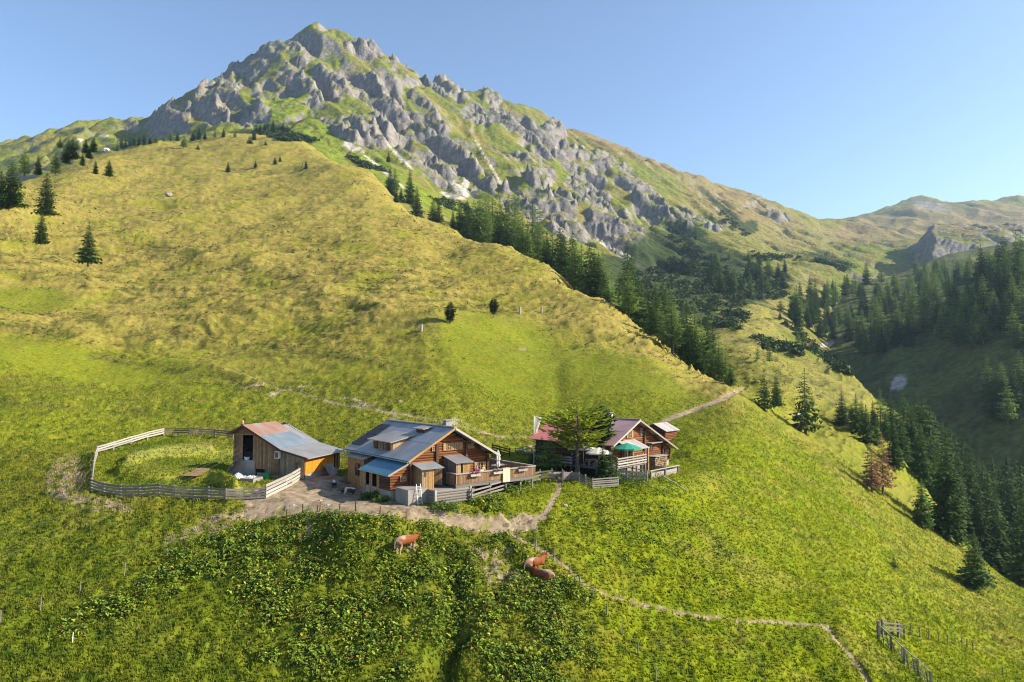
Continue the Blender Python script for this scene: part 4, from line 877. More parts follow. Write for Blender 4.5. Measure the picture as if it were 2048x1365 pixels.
def beam(parent, name, mat, p, q, w, t, kind='box', up=(0, 0, 1)):          # long axis p->q, height w, thickness t
    p = Vector(p); q = Vector(q); d = q - p; L = d.length; X = d / L; upv = Vector(up)
    Yv = upv.cross(X)
    if Yv.length < 1e-4: Yv = Vector((0, 1, 0)).cross(X)
    Yv.normalize(); Zv = X.cross(Yv)
    M = Matrix(((X.x, Yv.x, Zv.x, 0), (X.y, Yv.y, Zv.y, 0), (X.z, Yv.z, Zv.z, 0), (0, 0, 0, 1)))
    return add(unit(kind, mat), name, parent, Matrix.Translation((p + q) / 2) @ M @ Matrix.Diagonal((L, t, w, 1)))
def prism(parent, name, mat, pts, off):                                    # polygon extruded by a vector
    bm = bmesh.new(); off = Vector(off); a = [bm.verts.new(Vector(p)) for p in pts]; b = [bm.verts.new(Vector(p) + off) for p in pts]; n = len(pts)
    bm.faces.new(a); bm.faces.new(b[::-1])
    for i in range(n): bm.faces.new((a[i], b[i], b[(i + 1) % n], a[(i + 1) % n]))
    bmesh.ops.recalc_face_normals(bm, faces=bm.faces); me = bpy.data.meshes.new(name); bm.to_mesh(me); bm.free(); me.materials.append(mat); return add(me, name, parent)
def slab(parent, name, mat, p00, p10, p11, p01, t=.1):                     # roof plane, thickness downwards along its normal
    p = [Vector(q) for q in (p00, p10, p11, p01)]; nrm = (p[1] - p[0]).cross(p[3] - p[0]).normalized()
    if nrm.z < 0: nrm = -nrm
    return prism(parent, name, mat, p, -nrm * t)
def lathe(parent, name, mat, prof, seg=12, M=None, wave=0, nw=6):
    bm = bmesh.new(); prev = None
    for r_, h in prof:
        ring = [bm.verts.new((math.cos(6.2832 * i / seg) * r_ * (1 + wave * math.cos(nw * 6.2832 * i / seg)), math.sin(6.2832 * i / seg) * r_ * (1 + wave * math.cos(nw * 6.2832 * i / seg)), h)) for i in range(seg)]
        if prev:
            for i in range(seg): bm.faces.new((prev[i], prev[(i + 1) % seg], ring[(i + 1) % seg], ring[i]))
        prev = ring
    me = bpy.data.meshes.new(name); bm.to_mesh(me); bm.free(); me.materials.append(mat); return add(me, name, parent, M)
def log_wall(parent, org, dirv, nrm, spans, h0, h1, dh, mat=W_log, r=.13, name='log_wall', back=W_logdark, proud=.0):
    """spans(h)->(s0,s1); backing board part with the logs as its pieces"""
    org = Vector(org); dirv = Vector(dirv); nrm = Vector(nrm); hs = np.arange(h0, h1, dh)
    Lp = [org + dirv * spans(h0)[0] + Vector((0, 0, h0))]; Rp = [org + dirv * spans(h0)[1] + Vector((0, 0, h0))]
    for h in list(hs[1:]) + [h1]:
        s0, s1 = spans(h)
        if s1 - s0 < .05: s1 = s0 + .05
        Lp.append(org + dirv * s0 + Vector((0, 0, h))); Rp.append(org + dirv * s1 + Vector((0, 0, h)))
    w_ = prism(parent, name, back, Lp + Rp[::-1], -nrm * .12)
    for h in hs:
        hm = h + dh / 2
        if hm > h1: break
        s0, s1 = spans(hm)
        if s1 - s0 < .3: continue
        e0, e1 = random.uniform(0, .05), random.uniform(0, .05)
        beam(w_, 'log', mat, org + dirv * (s0 - e0) + Vector((0, 0, hm)) + nrm * proud, org + dirv * (s1 + e1) + Vector((0, 0, hm + random.uniform(-.015, .015))) + nrm * proud, dh * 1.06, r * 2, 'log')
    return w_
def plank_wall(parent, org, dirv, nrm, s0, s1, hb, ht, wd, mat, name='plank_wall', back=DARK):
    """vertical boards; hb(s), ht(s) heights"""
    org = Vector(org); dirv = Vector(dirv); nrm = Vector(nrm)
    w_ = prism(parent, name, back, [org + dirv * s0 + Vector((0, 0, hb(s0))), org + dirv * s1 + Vector((0, 0, hb(s1))), org + dirv * s1 + Vector((0, 0, ht(s1))), org + dirv * s0 + Vector((0, 0, ht(s0)))], -nrm * .06)
    s = s0
    while s < s1 - .02:
        w = min(wd * random.uniform(.85, 1.15), s1 - s); m_ = s + w / 2; pr = random.choice((.022, .036))
        beam(w_, 'board', mat, org + dirv * m_ + nrm * pr + Vector((0, 0, hb(m_) - random.uniform(0, .04))), org + dirv * m_ + nrm * pr + Vector((0, 0, ht(m_))), w - .018, .035, 'box', up=dirv)
        s += w
    return w_
def window(parent, c, dirv, nrm, w, h, frame=W_pale, shut=0, bars=True):
    c = Vector(c); dirv = Vector(dirv); nrm = Vector(nrm); up = Vector((0, 0, 1))
    g = beam(parent, 'window', GLASS, c - dirv * w / 2 + nrm * .16, c + dirv * w / 2 + nrm * .16, h, .03)
    def fr(p, q, ww): 
        o = beam(None, 'frame', frame, p + nrm * .185, q + nrm * .185, ww, .06); o.parent = g; o.matrix_local = LOCALM[g.name].inverted() @ LOCALM[o.name]
    for s in (-1, 1): fr(c + up * s * h / 2 - dirv * (w / 2 + .04), c + up * s * h / 2 + dirv * (w / 2 + .04), .08)
    for s in (-1, 1): fr(c + dirv * s * w / 2 - up * h / 2, c + dirv * s * w / 2 + up * h / 2, .08)
    if bars: fr(c - up * h / 2, c + up * h / 2, .045); fr(c - dirv * w / 2, c + dirv * w / 2, .04)
    if shut:
        for s in (-1, 1):
            if shut == 1 or shut == 2 + s:
                k = c + dirv * s * (w / 2 + .21); o = beam(None, 'shutter', W_pale, k - up * (h / 2 + .04) + nrm * .175, k + up * (h / 2 + .04) + nrm * .175, .34, .04, up=dirv); o.parent = g; o.matrix_local = LOCALM[g.name].inverted() @ LOCALM[o.name]
    return g
A_, B_, U_ = Vector((1, 0, 0)), Vector((0, 1, 0)), Vector((0, 0, 1))

# ================================================================== main hut
hut = thing('log_hut', 'large log hut with grey metal roof, dormer and flower decked terrace', 'hut', FH.M)
RH, RA, SL = 6.15, 6.1, .551
def rl(a): return RH - SL * abs(a - RA)                                     # roof underside line
boxp(hut, 'stone_base', STONE, (1.75, -.06, -1.0), (10.55, 12.0, .95))
boxp(hut, 'stone_base', STONE, (-.02, -.03, -1.0), (1.74, 5.9, .92))
def gs(h): k = (RH - .22 - h) / SL; return (max(1.9, RA - k), min(10.6, RA + k))
gw = log_wall(hut, (0, 0, 0), A_, -B_, gs, .95, 5.9, .235)
for a in (1.95, 4.75, 8.05, 10.55): boxp(hut, 'corner_post', W_logdark, (a - .14, -.30, .95), (a + .14, -.05, min(rl(a) - .3, 9)))
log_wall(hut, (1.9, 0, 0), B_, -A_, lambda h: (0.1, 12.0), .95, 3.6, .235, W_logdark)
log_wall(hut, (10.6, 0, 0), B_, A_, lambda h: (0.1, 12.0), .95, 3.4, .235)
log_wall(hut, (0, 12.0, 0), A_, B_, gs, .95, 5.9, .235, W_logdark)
# left annex under the metal roof painted in shade blue
log_wall(hut, (0, 0.02, 0), A_, -B_, lambda h: (max(0, (h + .16 - 2.32) / .4464 - .5), 1.9), .92, 3.05, .235)
log_wall(hut, (0, 0, 0), B_, -A_, lambda h: (.05, 1.85), .92, 2.6, .235, W_logdark)
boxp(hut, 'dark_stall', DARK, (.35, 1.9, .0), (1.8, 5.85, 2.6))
for b0, b1, m_ in ((1.85, 2.5, W_honey), (3.35, 3.95, W_pale), (4.7, 5.95, W_pale)):
    plank_wall(hut, (0, 0, 0), B_, -A_, b0, b1, lambda s: .35, lambda s: 2.55, .2, m_, 'stall_door')
# second annex: boarded store
plank_wall(hut, (.9, 0, 0), B_, -A_, 6.9, 10.5, lambda s: -.1, lambda s: 3.0, .22, W_honey, 'boarded_store')
plank_wall(hut, (.9, 6.9, 0), A_, -B_, 0, 1.0, lambda s: -.1, lambda s: 3.0, .22, W_pale, 'boarded_store')
window(hut, (.83, 8.0, 1.9), B_, -A_, .6, 1.1, W_logdark)
slab(hut, 'store_roof', R_metal2, (.55, 6.4, 3.05), (1.95, 6.4, 3.42), (1.95, 10.9, 3.42), (.55, 10.9, 3.05), .07)
slab(hut, 'annex_roof', R_shadeblue, (-.62, -.85, 2.42), (1.62, -.85, 3.42), (1.62, 5.0, 3.42), (-.62, 5.0, 2.42), .09)
beam(hut, 'bargeboard', W_greylight, (-.66, -.90, 2.38), (1.3, -.90, 3.26), .16, .05)
beam(hut, 'gutter', R_metal2, (-.68, -.85, 2.36), (-.68, 5.0, 2.36), .10, .10, 'log')
# roof, laid in sheets
LB0, LB1 = -1.2, 12.1
def rp(a, b, lift=0): return Vector((a, b, RH - SL * abs(a - RA) + .15 + lift))
EA0, EA1 = 1.15, 11.35
cuts = [-1.2, 1.4, 3.4, 5.4, 7.4, 9.4, 12.1]
for i, (b0, b1) in enumerate(zip(cuts[:-1], cuts[1:])):
    for (a0, a1), lf in (((EA0, 3.6), 0.0), ((3.6, RA), .012)):
        slab(hut, 'roof_sheet', R_metal2 if (i == 5) else R_metal, rp(a0, b0, lf + .004 * (i % 2)), rp(a1, b0, lf + .004 * (i % 2)), rp(a1, b1 - .015, lf + .004 * (i % 2)), rp(a0, b1 - .015, lf + .004 * (i % 2)), .09)
    slab(hut, 'roof_sheet', R_metal, rp(RA, b0), rp(EA1, b0), rp(EA1, b1 - .015), rp(RA, b1 - .015), .09)
beam(hut, 'ridge_cap', R_metal2, (RA, LB0 - .02, RH + .19), (RA, LB1, RH + .19), .10, .34)
for s, ae in ((-1, EA0), (1, EA1)):
    beam(hut, 'bargeboard', W_honey if s < 0 else W_greylight, rp(RA, LB0 - .03) + Vector((0, 0, -.10)), rp(ae, LB0 - .03) + Vector((0, 0, -.10)), .20, .05)
    beam(hut, 'eave_rafter', W_logdark, (RA + s * 2.9, LB0 + .1, rl(RA + 2.9) - .12), (RA + s * 2.9, .2, rl(RA + 2.9) - .12), .2, .18, 'log')
    beam(hut, 'eave_rafter', W_logdark, (RA + s * 4.4, LB0 + .1, rl(RA + 4.4) - .10), (RA + s * 4.4, .2, rl(RA + 4.4) - .10), .2, .18, 'log')
beam(hut, 'eave_rafter', W_logdark, (RA, LB0 + .1, RH - .1), (RA, .2, RH - .1), .22, .2, 'log')
beam(hut, 'gutter', R_metal2, rp(EA0, LB0) + Vector((-.06, 0, -.12)), rp(EA0, LB1) + Vector((-.06, 0, -.12)), .11, .11, 'log')
for k, b0 in enumerate((9.75, 10.95)):                                     # dark collectors on the far end of the roof
    for j in range(4):
        a1_ = 5.3 - j * .86; a0_ = a1_ - .82; slab(hut, 'solar_panel', PANEL, rp(a0_, b0, .10), rp(a1_, b0, .10), rp(a1_, b0 + 1.05, .10), rp(a0_, b0 + 1.05, .10), .05)
# big dormer facing left
DA, DB0, DB1 = 2.05, 3.45, 7.36
def dtop(a): return 4.88 + .20 * (a - DA)
plank_wall(hut, (DA, 0, 0), B_, -A_, DB0, DB1, lambda s: rl(DA) + .12, lambda s: dtop(DA), .2, W_honey, 'dormer_front')
for s, b_ in ((-1, DB0), (1, DB1)):
    ck = prism(hut, 'dormer_cheek', W_pale, [(DA, b_, rl(DA) + .1), (4.85, b_, rl(4.85) + .12), (DA, b_, dtop(DA))], (0, .06 * s * -1, 0))
for b_ in (4.2, 5.3, 6.5): window(hut, (DA + .06, b_, 4.36), B_, -A_, .55, .62, W_logdark if b_ != 5.3 else W_pale)
slab(hut, 'dormer_roof', R_metal2, (1.62, DB0 - .45, dtop(1.62) + .09), (5.15, DB0 - .45, dtop(5.15) + .12), (5.15, DB1 + .45, dtop(5.15) + .12), (1.62, DB1 + .45, dtop(1.62) + .09), .10)
# small dormer by the ridge
plank_wall(hut, (4.85, 0, 0), B_, -A_, 2.35, 3.75, lambda s: rl(4.85) + .1, lambda s: 6.02, .22, W_logdark, 'small_dormer')
prism(hut, 'dormer_cheek', W_honey, [(4.85, 2.35, rl(4.85) + .1), (6.0, 2.35, rl(6.0) + .12), (4.85, 2.35, 6.02)], (0, .05, 0))
slab(hut, 'dormer_roof', R_metal2, (4.55, 2.0, 6.04), (6.3, 2.0, 6.30), (6.3, 4.1, 6.30), (4.55, 4.1, 6.04), .08)
ch = boxp(hut, 'chimney', CONC, (6.35, .75, 5.5), (7.0, 1.4, 6.75)); boxp(hut, 'chimney_cap', CONC, (6.25, .65, 6.82), (7.1, 1.5, 6.9))
# windows in the gable
for a in (6.08, 6.98): window(hut, (a, 0, 4.45), A_, -B_, .5, .62, W_honey, shut=1 if a < 6.5 else 3)
window(hut, (8.4, 0, 4.5), A_, -B_, .42, .66, W_honey, shut=3); window(hut, (4.42, 0, 4.38), A_, -B_, .38, .4, W_pale)
window(hut, (9.7, 0, 2.35), A_, -B_, .62, .72, W_pale, shut=1); window(hut, (1.2, 0, 1.92), A_, -B_, .55, .42, W_pale)
# left porch with its door
plank_wall(hut, (2.35, -1.5, 0), A_, -B_, 0, .52, lambda s: .9, lambda s: 2.8, .17, W_pale, 'porch_wall'); plank_wall(hut, (2.35, -1.5, 0), A_, -B_, .52, 1.25, lambda s: .9, lambda s: 2.8, .18, W_honey, 'porch_door')
plank_wall(hut, (2.35, 0, 0), -B_, -A_, 0, 1.5, lambda s: .9, lambda s: 2.95 - .1 * s, .2, W_pale, 'porch_wall')
boxp(hut, 'porch_window', GLASS, (2.55, -1.57, 2.1), (2.78, -1.55, 2.6)); plank_wall(hut, (4.0, -.9, 0), Vector((.9, -.43, 0)), Vector((-.43, -.9, 0)), 0, .75, lambda s: 1.2, lambda s: 2.7, .19, W_barn, 'open_door')
slab(hut, 'porch_roof', R_metal, (2.1, -1.85, 2.82), (4.5, -1.85, 2.82), (4.5, -.15, 3.18), (2.1, -.15, 3.18), .06)
# taller porch to the terrace
plank_wall(hut, (5.62, 0, 0), -B_, -A_, 0, 2.0, lambda s: .0, lambda s: 3.52 - .2 * s, .24, W_grey, 'porch_wall')
plank_wall(hut, (5.62, -2.0, 0), A_, -B_, 0, .55, lambda s: 1.2, lambda s: 3.1, .2, W_pale, 'porch_wall'); plank_wall(hut, (5.62, -2.0, 0), A_, -B_, .75, 1.6, lambda s: 1.2, lambda s: 3.1, .2, W_honey, 'porch_door')
boxp(hut, 'doorway', DARK, (6.17, -1.97, 1.2), (6.37, -1.9, 3.05)); plank_wall(hut, (7.22, -2.0, 0), B_, A_, 0, 2.0, lambda s: 1.2, lambda s: 3.1 + .2 * s, .2, W_honey, 'porch_wall')
for i in range(4): slab(hut, 'porch_roof', R_metal2, (5.42 + i * .52, -2.3, 3.16), (5.92 + i * .52, -2.3, 3.16), (5.92 + i * .52, -.12, 3.64), (5.42 + i * .52, -.12, 3.64), .06)
# concrete landing
boxp(hut, 'landing', CONC, (.35, -2.6, -1.2), (2.25, -.35, 1.28)); boxp(hut, 'landing', CONC, (2.26, -2.4, -1.2), (5.3, -.32, .95))
lab_ = thing('balustrade', 'grey weathered log balustrade below the hut porches', 'balustrade', FH.M)
for i in range(5):
    beam(lab_, 'log', W_grey, (2.25, -4.0, .15 + i * .235), (5.85, -4.0, .15 + i * .235), .245, .2, 'log'); beam(lab_, 'log', W_grey, (2.27, -3.9, .15 + i * .235), (2.27, -2.62, .15 + i * .235), .245, .18, 'log')
for a in (2.2, 5.85): boxp(lab_, 'post', W_greylight, (a - .09, -4.12, -.9), (a + .09, -3.9, 1.32))
boxp(lab_, 'stone_footing', STONE, (2.4, -3.95, -1.4), (5.7, -3.5, .02))
ld = thing('ladder', 'short metal ladder leaning on the concrete landing', 'ladder', FH.M)
for s in (0, .42): beam(ld, 'stile', STEEL, (1.1 + s, -3.0, -.1), (1.1 + s, -2.66, 1.75), .04, .04)
for k in range(6): beam(ld, 'rung', STEEL, (1.1, -3.0 + .055 * k + .03, .15 + k * .28), (1.52, -3.0 + .055 * k + .03, .15 + k * .28), .03, .03)
# terrace
dk_ = thing('terrace', 'raised wooden terrace with picket railing on the front of the hut', 'terrace', FH.M)
DF = 1.25
for i in range(17): boxp(dk_, 'floor_board', W_grey, (5.3 if i < 9 else 10.75, -2.5 + i * .52, DF - .08), (14.6, -2.5 + i * .52 + .505, DF))
for a in (5.4, 7.4, 9.3, 11.2, 13.0, 14.5): boxp(dk_, 'stilt', W_grey, (a - .09, -2.35, -1.3), (a + .09, -2.17, DF - .09))
beam(dk_, 'edge_beam', W_grey, (5.25, -2.56, DF - .2), (14.65, -2.56, DF - .2), .22, .10)
boxp(dk_, 'shade_sheet', DARK, (7.4, -.9, -.6), (14.2, -.8, DF - .1))  # dark sheet standing in for the shade below the terrace floor
a = 5.3
while a < 14.6:
    boxp(dk_, 'picket', W_barn, (a, -2.545, DF + .02), (a + .125, -2.515, DF + .88)); a += .145
b = -2.4
while b < 5.8:
    boxp(dk_, 'picket', W_barn, (14.59, b, DF + .02), (14.62, b + .125, DF + .88)); b += .145
b = -2.4
while b < -1.0:
    boxp(dk_, 'picket', W_barn, (5.28, b, DF + .02), (5.31, b + .125, DF + .88)); b += .145
beam(dk_, 'top_rail', W_greylight, (5.2, -2.53, DF + .95), (14.7, -2.53, DF + .95), .10, .22); beam(dk_, 'top_rail', W_greylight, (14.6, -2.4, DF + .952), (14.6, 5.8, DF + .952), .10, .2); beam(dk_, 'top_rail', W_greylight, (5.3, -2.4, DF + .952), (5.3, -1.0, DF + .952), .10, .2)
for i, a in enumerate((7.3, 9.9, 12.9)):
    fb = thing('flower_box', ('leftmost', 'middle', 'rightmost')[i] + ' flower box hanging on the terrace railing', 'flower box', FH.M, group='flower boxes on the terrace')
    boxp(fb, 'box', W_greylight, (a - .55, -2.85, DF + .62), (a + .55, -2.66, DF + .82))
    pt = [(a - .5 + random.random(), -2.76 + random.uniform(-.1, .1), DF + .85 + random.uniform(0, .1)) for _ in range(26)]
    o = bush_cloud('flowers', pt, [random.uniform(.08, .16) for _ in pt], FLOWER, 60 + i, 10, 1.0, None); o.parent = fb
rg = thing('rug', 'pale striped rug hung over the terrace railing', 'rug', FH.M)
prism(rg, 'rug_front', RUG, [(10.55, -2.68, DF + 1.02), (11.4, -2.68, DF + 1.02), (11.38, -2.70, DF - .25), (10.52, -2.70, DF - .25)], (0, -.025, 0)); prism(rg, 'rug_top', RUG, [(10.55, -2.70, DF + 1.03), (11.4, -2.70, DF + 1.03), (11.4, -2.36, DF + 1.03), (10.55, -2.36, DF + 1.03)], (0, 0, .02))
def closed_parasol(p, H, label):
    t = thing('closed_parasol', label, 'parasol', loc=p, group='closed parasols'); 
    lathe(t, 'pole', STEEL, [(.03, 0), (.03, H - .05)], 8); lathe(t, 'canopy', FABRIC, [(.02, H + .02), (.10, H - .10), (.17, H - .5), (.22, H - .95), (.13, H - 1.05), (.20, H - 1.3), (.15, H - 1.62), (.06, H - 1.7)], 14, None, .18, 7); lathe(t, 'base', CONC, [(.01, .12), (.3, .12), (.32, 0)], 10); return t
closed_parasol(FH.w(12.75, 1.0, DF), 2.3, 'right closed white parasol standing on the terrace'); closed_parasol(FH.w(12.0, 3.6, DF), 2.25, 'left closed white parasol on the terrace beside the hut wall')
def table_set(fr, a, b, h, label, L=1.6):
    t = thing('picnic_table', label, 'table', fr.M, group='outdoor tables')
    for k in range(3): boxp(t, 'top_board', W_greylight, (a - L / 2, b - .36 + k * .25, h + .70), (a + L / 2, b - .13 + k * .25, h + .74))
    for s in (-1, 1):
        boxp(t, 'bench_seat', W_grey, (a - L / 2, b + s * .68 - .14, h + .42), (a + L / 2, b + s * .68 + .14, h + .46)); boxp(t, 'leg', W_grey, (a + s * L * .4 - .05, b - .7, h), (a + s * L * .4 + .05, b - .6, h + .42)); boxp(t, 'leg', W_grey, (a + s * L * .4 - .05, b + .6, h), (a + s * L * .4 + .05, b + .7, h + .42)); boxp(t, 'leg', W_grey, (a + s * L * .35 - .05, b - .1, h), (a + s * L * .35 + .05, b + .1, h + .7))
table_set(FH, 11.9, -1.3, DF, 'table on the terrace near the front railing'); table_set(FH, 13.3, 1.6, DF, 'table on the terrace near its right railing'); table_set(FH, 9.3, -1.25, DF, 'table on the terrace under the hut window')

# ================================================================== second hut
h2 = thing('log_hut', 'smaller log hut with mauve and red roof half hidden by a larch', 'hut', F2.M)
R2, S2 = 6.0, .455
def r2(a): return R2 - S2 * abs(a)
def rp2(a, b, lift=0): return Vector((a, b, r2(a) + lift))
def g2(h): k = (R2 - .2 - h) / S2; return (max(-4.6, -k), min(6.3, k))
boxp(h2, 'stone_base', STONE, (-4.55, .95, -1.0), (8.0, 11.6, .85))
log_wall(h2, (0, 1.0, 0), A_, -B_, g2, .85, 5.75, .235)
log_wall(h2, (0, 1.02, 0), A_, -B_, lambda h: (6.3, min(8.0, (R2 - .2 - h) / S2)), .85, 2.7, .235)
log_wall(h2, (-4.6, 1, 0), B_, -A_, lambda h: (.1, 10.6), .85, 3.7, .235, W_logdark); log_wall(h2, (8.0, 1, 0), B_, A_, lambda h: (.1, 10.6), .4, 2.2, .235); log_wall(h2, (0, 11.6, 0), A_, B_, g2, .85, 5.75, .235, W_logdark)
for a in (-2.6, 2.2, 6.3, 7.95): boxp(h2, 'corner_post', W_logdark, (a - .14, .70, .85), (a + .14, .95, r2(a) - .3))
for b0, b1, mt in ((0, 3.3, R_brown), (3.3, 6.4, R_brown), (6.4, 9.3, R_red), (9.3, 12.2, R_red)):
    for (a0, a1), lf in (((-5.5, -2.7), 0.0), ((-2.7, 0), .012)): slab(h2, 'roof_sheet', mt, rp2(a0, b0, lf), rp2(a1, b0, lf), rp2(a1, b1 - .015, lf), rp2(a0, b1 - .015, lf), .09)
    slab(h2, 'roof_sheet', mt, rp2(0, b0), rp2(8.6, b0), rp2(8.6, b1 - .015), rp2(0, b1 - .015), .09)
beam(h2, 'ridge_cap', R_brown, (0, -.02, R2 + .03), (0, 12.2, R2 + .03), .08, .3)
for ae in (-5.5, 8.6): beam(h2, 'bargeboard', W_greylight, rp2(0, -.03, -.1), rp2(ae, -.03, -.1), .18, .05)
for a in (-4.2, -2.1, 0, 2.1, 4.2, 6.3): beam(h2, 'eave_rafter', W_logdark, (a, .05, r2(a) - .22), (a, 1.2, r2(a) - .22), .2, .18, 'log')
boxp(h2, 'chimney', WHITE, (-1.15, 3.5, 5.2), (-.35, 4.3, 6.55)); boxp(h2, 'chimney_cap', CONC, (-1.25, 3.4, 6.62), (-.25, 4.4, 6.7)); boxp(h2, 'chimney_pot', DARK, (-.95, 3.7, 6.7), (-.55, 4.1, 6.95))
window(h2, (-.9, 1, 4.35), A_, -B_, .6, .75, W_pale, shut=1); window(h2, (1.6, 1, 4.5), A_, -B_, .45, .75, W_greylight)
window(h2, (3.6, 1, 2.5), A_, -B_, .95, .6, W_logdark); window(h2, (7.1, 1, 1.75), A_, -B_, .6, .5, W_logdark, shut=3)
boxp(h2, 'window_canopy', W_shingle, (2.7, .15, 3.05), (5.2, .85, 3.13))
for i in range(8): slab(h2, 'shingle_strip', W_shingle, (-3.5 + i * .45, -1.15, 2.95), (-3.06 + i * .45, -1.15, 2.95), (-3.06 + i * .45, .85, 3.75), (-3.5 + i * .45, .85, 3.75), .06)
for a in (-3.3, -.1): beam(h2, 'porch_post', W_honey, (a, -1.0, .2), (a, -1.0, 2.95), .18, .18)
boxp(h2, 'door', W_barn, (-2.2, .78, .9), (-1.3, .86, 2.9)); boxp(h2, 'doorway', DARK, (-1.2, .82, .9), (-.5, .87, 2.9))
ter = thing('balcony', 'small raised balcony with pale log railing before the second hut', 'balcony', F2.M)
for i in range(6): boxp(ter, 'floor_board', W_grey, (-7.2, -1.6 + i * .44, 1.28), (-1.5, -1.6 + i * .44 + .425, 1.35))
for i in range(4): beam(ter, 'rail', W_greylight, (-7.2, -1.65, 1.5 + i * .27), (-1.5, -1.65, 1.5 + i * .27), .17, .1, 'log')
for a in (-7.1, -5.2, -3.3, -1.55): boxp(ter, 'stilt', W_grey, (a - .08, -1.58, -1.2), (a + .08, -1.42, 2.5))
wp = thing('firewood_stack', 'stack of pale split firewood against the second hut', 'firewood', F2.M)
boxp(wp, 'cover_board', W_greylight, (2.5, -.5, 1.56), (5.4, .75, 1.62))
for i in range(15):
    for j in range(6): beam(wp, 'split_log', W_barnpale if (i + j) % 3 else W_honey, (2.65 + i * .185, -.35 + random.uniform(-.05, .05), .32 + j * .21), (2.65 + i * .185, .65, .32 + j * .21), .19, .175, 'log')
pen = thing('plank_pen', 'pen walled with broad pale planks below the second hut', 'pen', F2.M)
for i in range(4): beam(pen, 'plank', W_greylight, (-3.3, -3.2, -.55 + i * .33), (2.6, -3.2, -.55 + i * .33), .31, .06); beam(pen, 'plank', W_greylight, (2.66, -3.1, -.55 + i * .33), (2.66, .3, -.55 + i * .33), .31, .06)
for a in (-3.3, -.3, 2.6): boxp(pen, 'post', W_grey, (a - .1, -3.36, -1.6), (a + .1, -3.24, .85))
beam(pen, 'top_rail', W_greylight, (-3.5, -3.28, .86), (2.8, -3.28, .86), .12, .16, 'log'); beam(pen, 'top_rail', W_greylight, (-3.3, -3.1, .82), (-2.6, .2, .86), .12, .14, 'log')
def open_parasol(p, H, R_, mat, label, tilt=.0):
    t = thing('parasol', label, 'parasol', loc=p); lathe(t, 'pole', STEEL, [(.03, 0), (.03, H)], 8); lathe(t, 'canopy', mat, [(.03, H + .1), (R_ * .5, H - .12), (R_, H - .42), (R_ * 1.0, H - .56)], 10); lathe(t, 'base', CONC, [(.01, .12), (.3, .12), (.32, 0)], 10); return t
open_parasol(F2.w(-4.3, -1.0, 1.35), 2.3, 1.55, GREEN_F, 'open green parasol at the corner of the second hut')
pl = thing('garden_terrace', 'shaded raised terrace under the larch along the second hut', 'terrace', F2.M)
for i in range(6): boxp(pl, 'floor_board', W_grey, (-7.3 + i * .44, -1.1, 1.08), (-7.3 + i * .44 + .425, 9.0, 1.15))
for b_ in (-1.0, 1.0, 4.4, 6.6, 8.9): boxp(pl, 'stilt', W_grey, (-7.28, b_ - .08, -1.0), (-7.12, b_ + .08, 2.05))
for h_ in (1.45, 1.75, 2.02): beam(pl, 'rail', W_greylight, (-7.32, 4.2, h_), (-7.32, 9.0, h_), .14, .06)
boxp(pl, 'shade_sheet', DARK, (-6.4, -.9, -.6), (-6.3, 8.8, 1.05))  # dark sheet added as the shade beneath the garden terrace
open_parasol(F2.w(-6.0, 3.6, 1.15), 2.35, 1.75, FABRIC, 'left open white parasol in the shade of the larch')
open_parasol(F2.w(-6.2, 1.4, 1.15), 2.0, 1.45, FABRIC, 'right open white parasol in the shade of the larch')
table_set(F2, -6.0, 5.6, 1.15, 'wooden table left of the parasols on the shaded terrace', 1.5); table_set(F2, -6.1, 2.4, 1.15, 'table between the open white parasols', 1.5)
# granary behind
FG = Frame(P(1352, 892, 97) + Vector((0, 0, -.2)), (.67, .74)); FG.o.z = min(FG.o.z, ground(FG.o.x, FG.o.y) - .1); FG = Frame(FG.o, (.67, .74))
gr = thing('granary', 'little log granary with grey roof behind the second hut', 'granary', FG.M)
log_wall(gr, (-3.1, 0, 0), A_, -B_, lambda h: (0, 3.0), 0, 2.5, .22, W_log); log_wall(gr, (-.1, 0, 0), B_, A_, lambda h: (0, 3.2), 0, 2.5, .22, W_log); log_wall(gr, (-3.1, 0, 0), B_, -A_, lambda h: (0, 3.2), 0, 2.5, .22, W_logdark)
for i in range(6): slab(gr, 'shingle_strip', W_shingle, (-3.5 + i * .64, -.5, 2.45), (-2.88 + i * .64, -.5, 2.45), (-2.88 + i * .64, 1.6, 3.45), (-3.5 + i * .64, 1.6, 3.45), .07); slab(gr, 'shingle_strip', W_shingle, (-3.5 + i * .64, 3.7, 2.45), (-2.88 + i * .64, 3.7, 2.45), (-2.88 + i * .64, 1.61, 3.45), (-3.5 + i * .64, 1.61, 3.45), .07)
prism(gr, 'gable_board', W_logdark, [(-3.05, .1, 2.5), (-3.05, 3.1, 2.5), (-3.05, 1.6, 3.35)], (.05, 0, 0)); prism(gr, 'gable_board', W_barn, [(-.15, .1, 2.5), (-.15, 3.1, 2.5), (-.15, 1.6, 3.35)], (-.05, 0, 0))

# ================================================================== barn
bn = thing('barn', 'wooden barn with rusty and blue grey tin roof and orange side wall', 'barn', FB.M)
RB = 5.35
def rb(a): return RB - .50 * (-a) if a < 0 else (RB - .535 * a if a < 4.33 else RB - .535 * 4.33 - .25 * (a - 4.33))
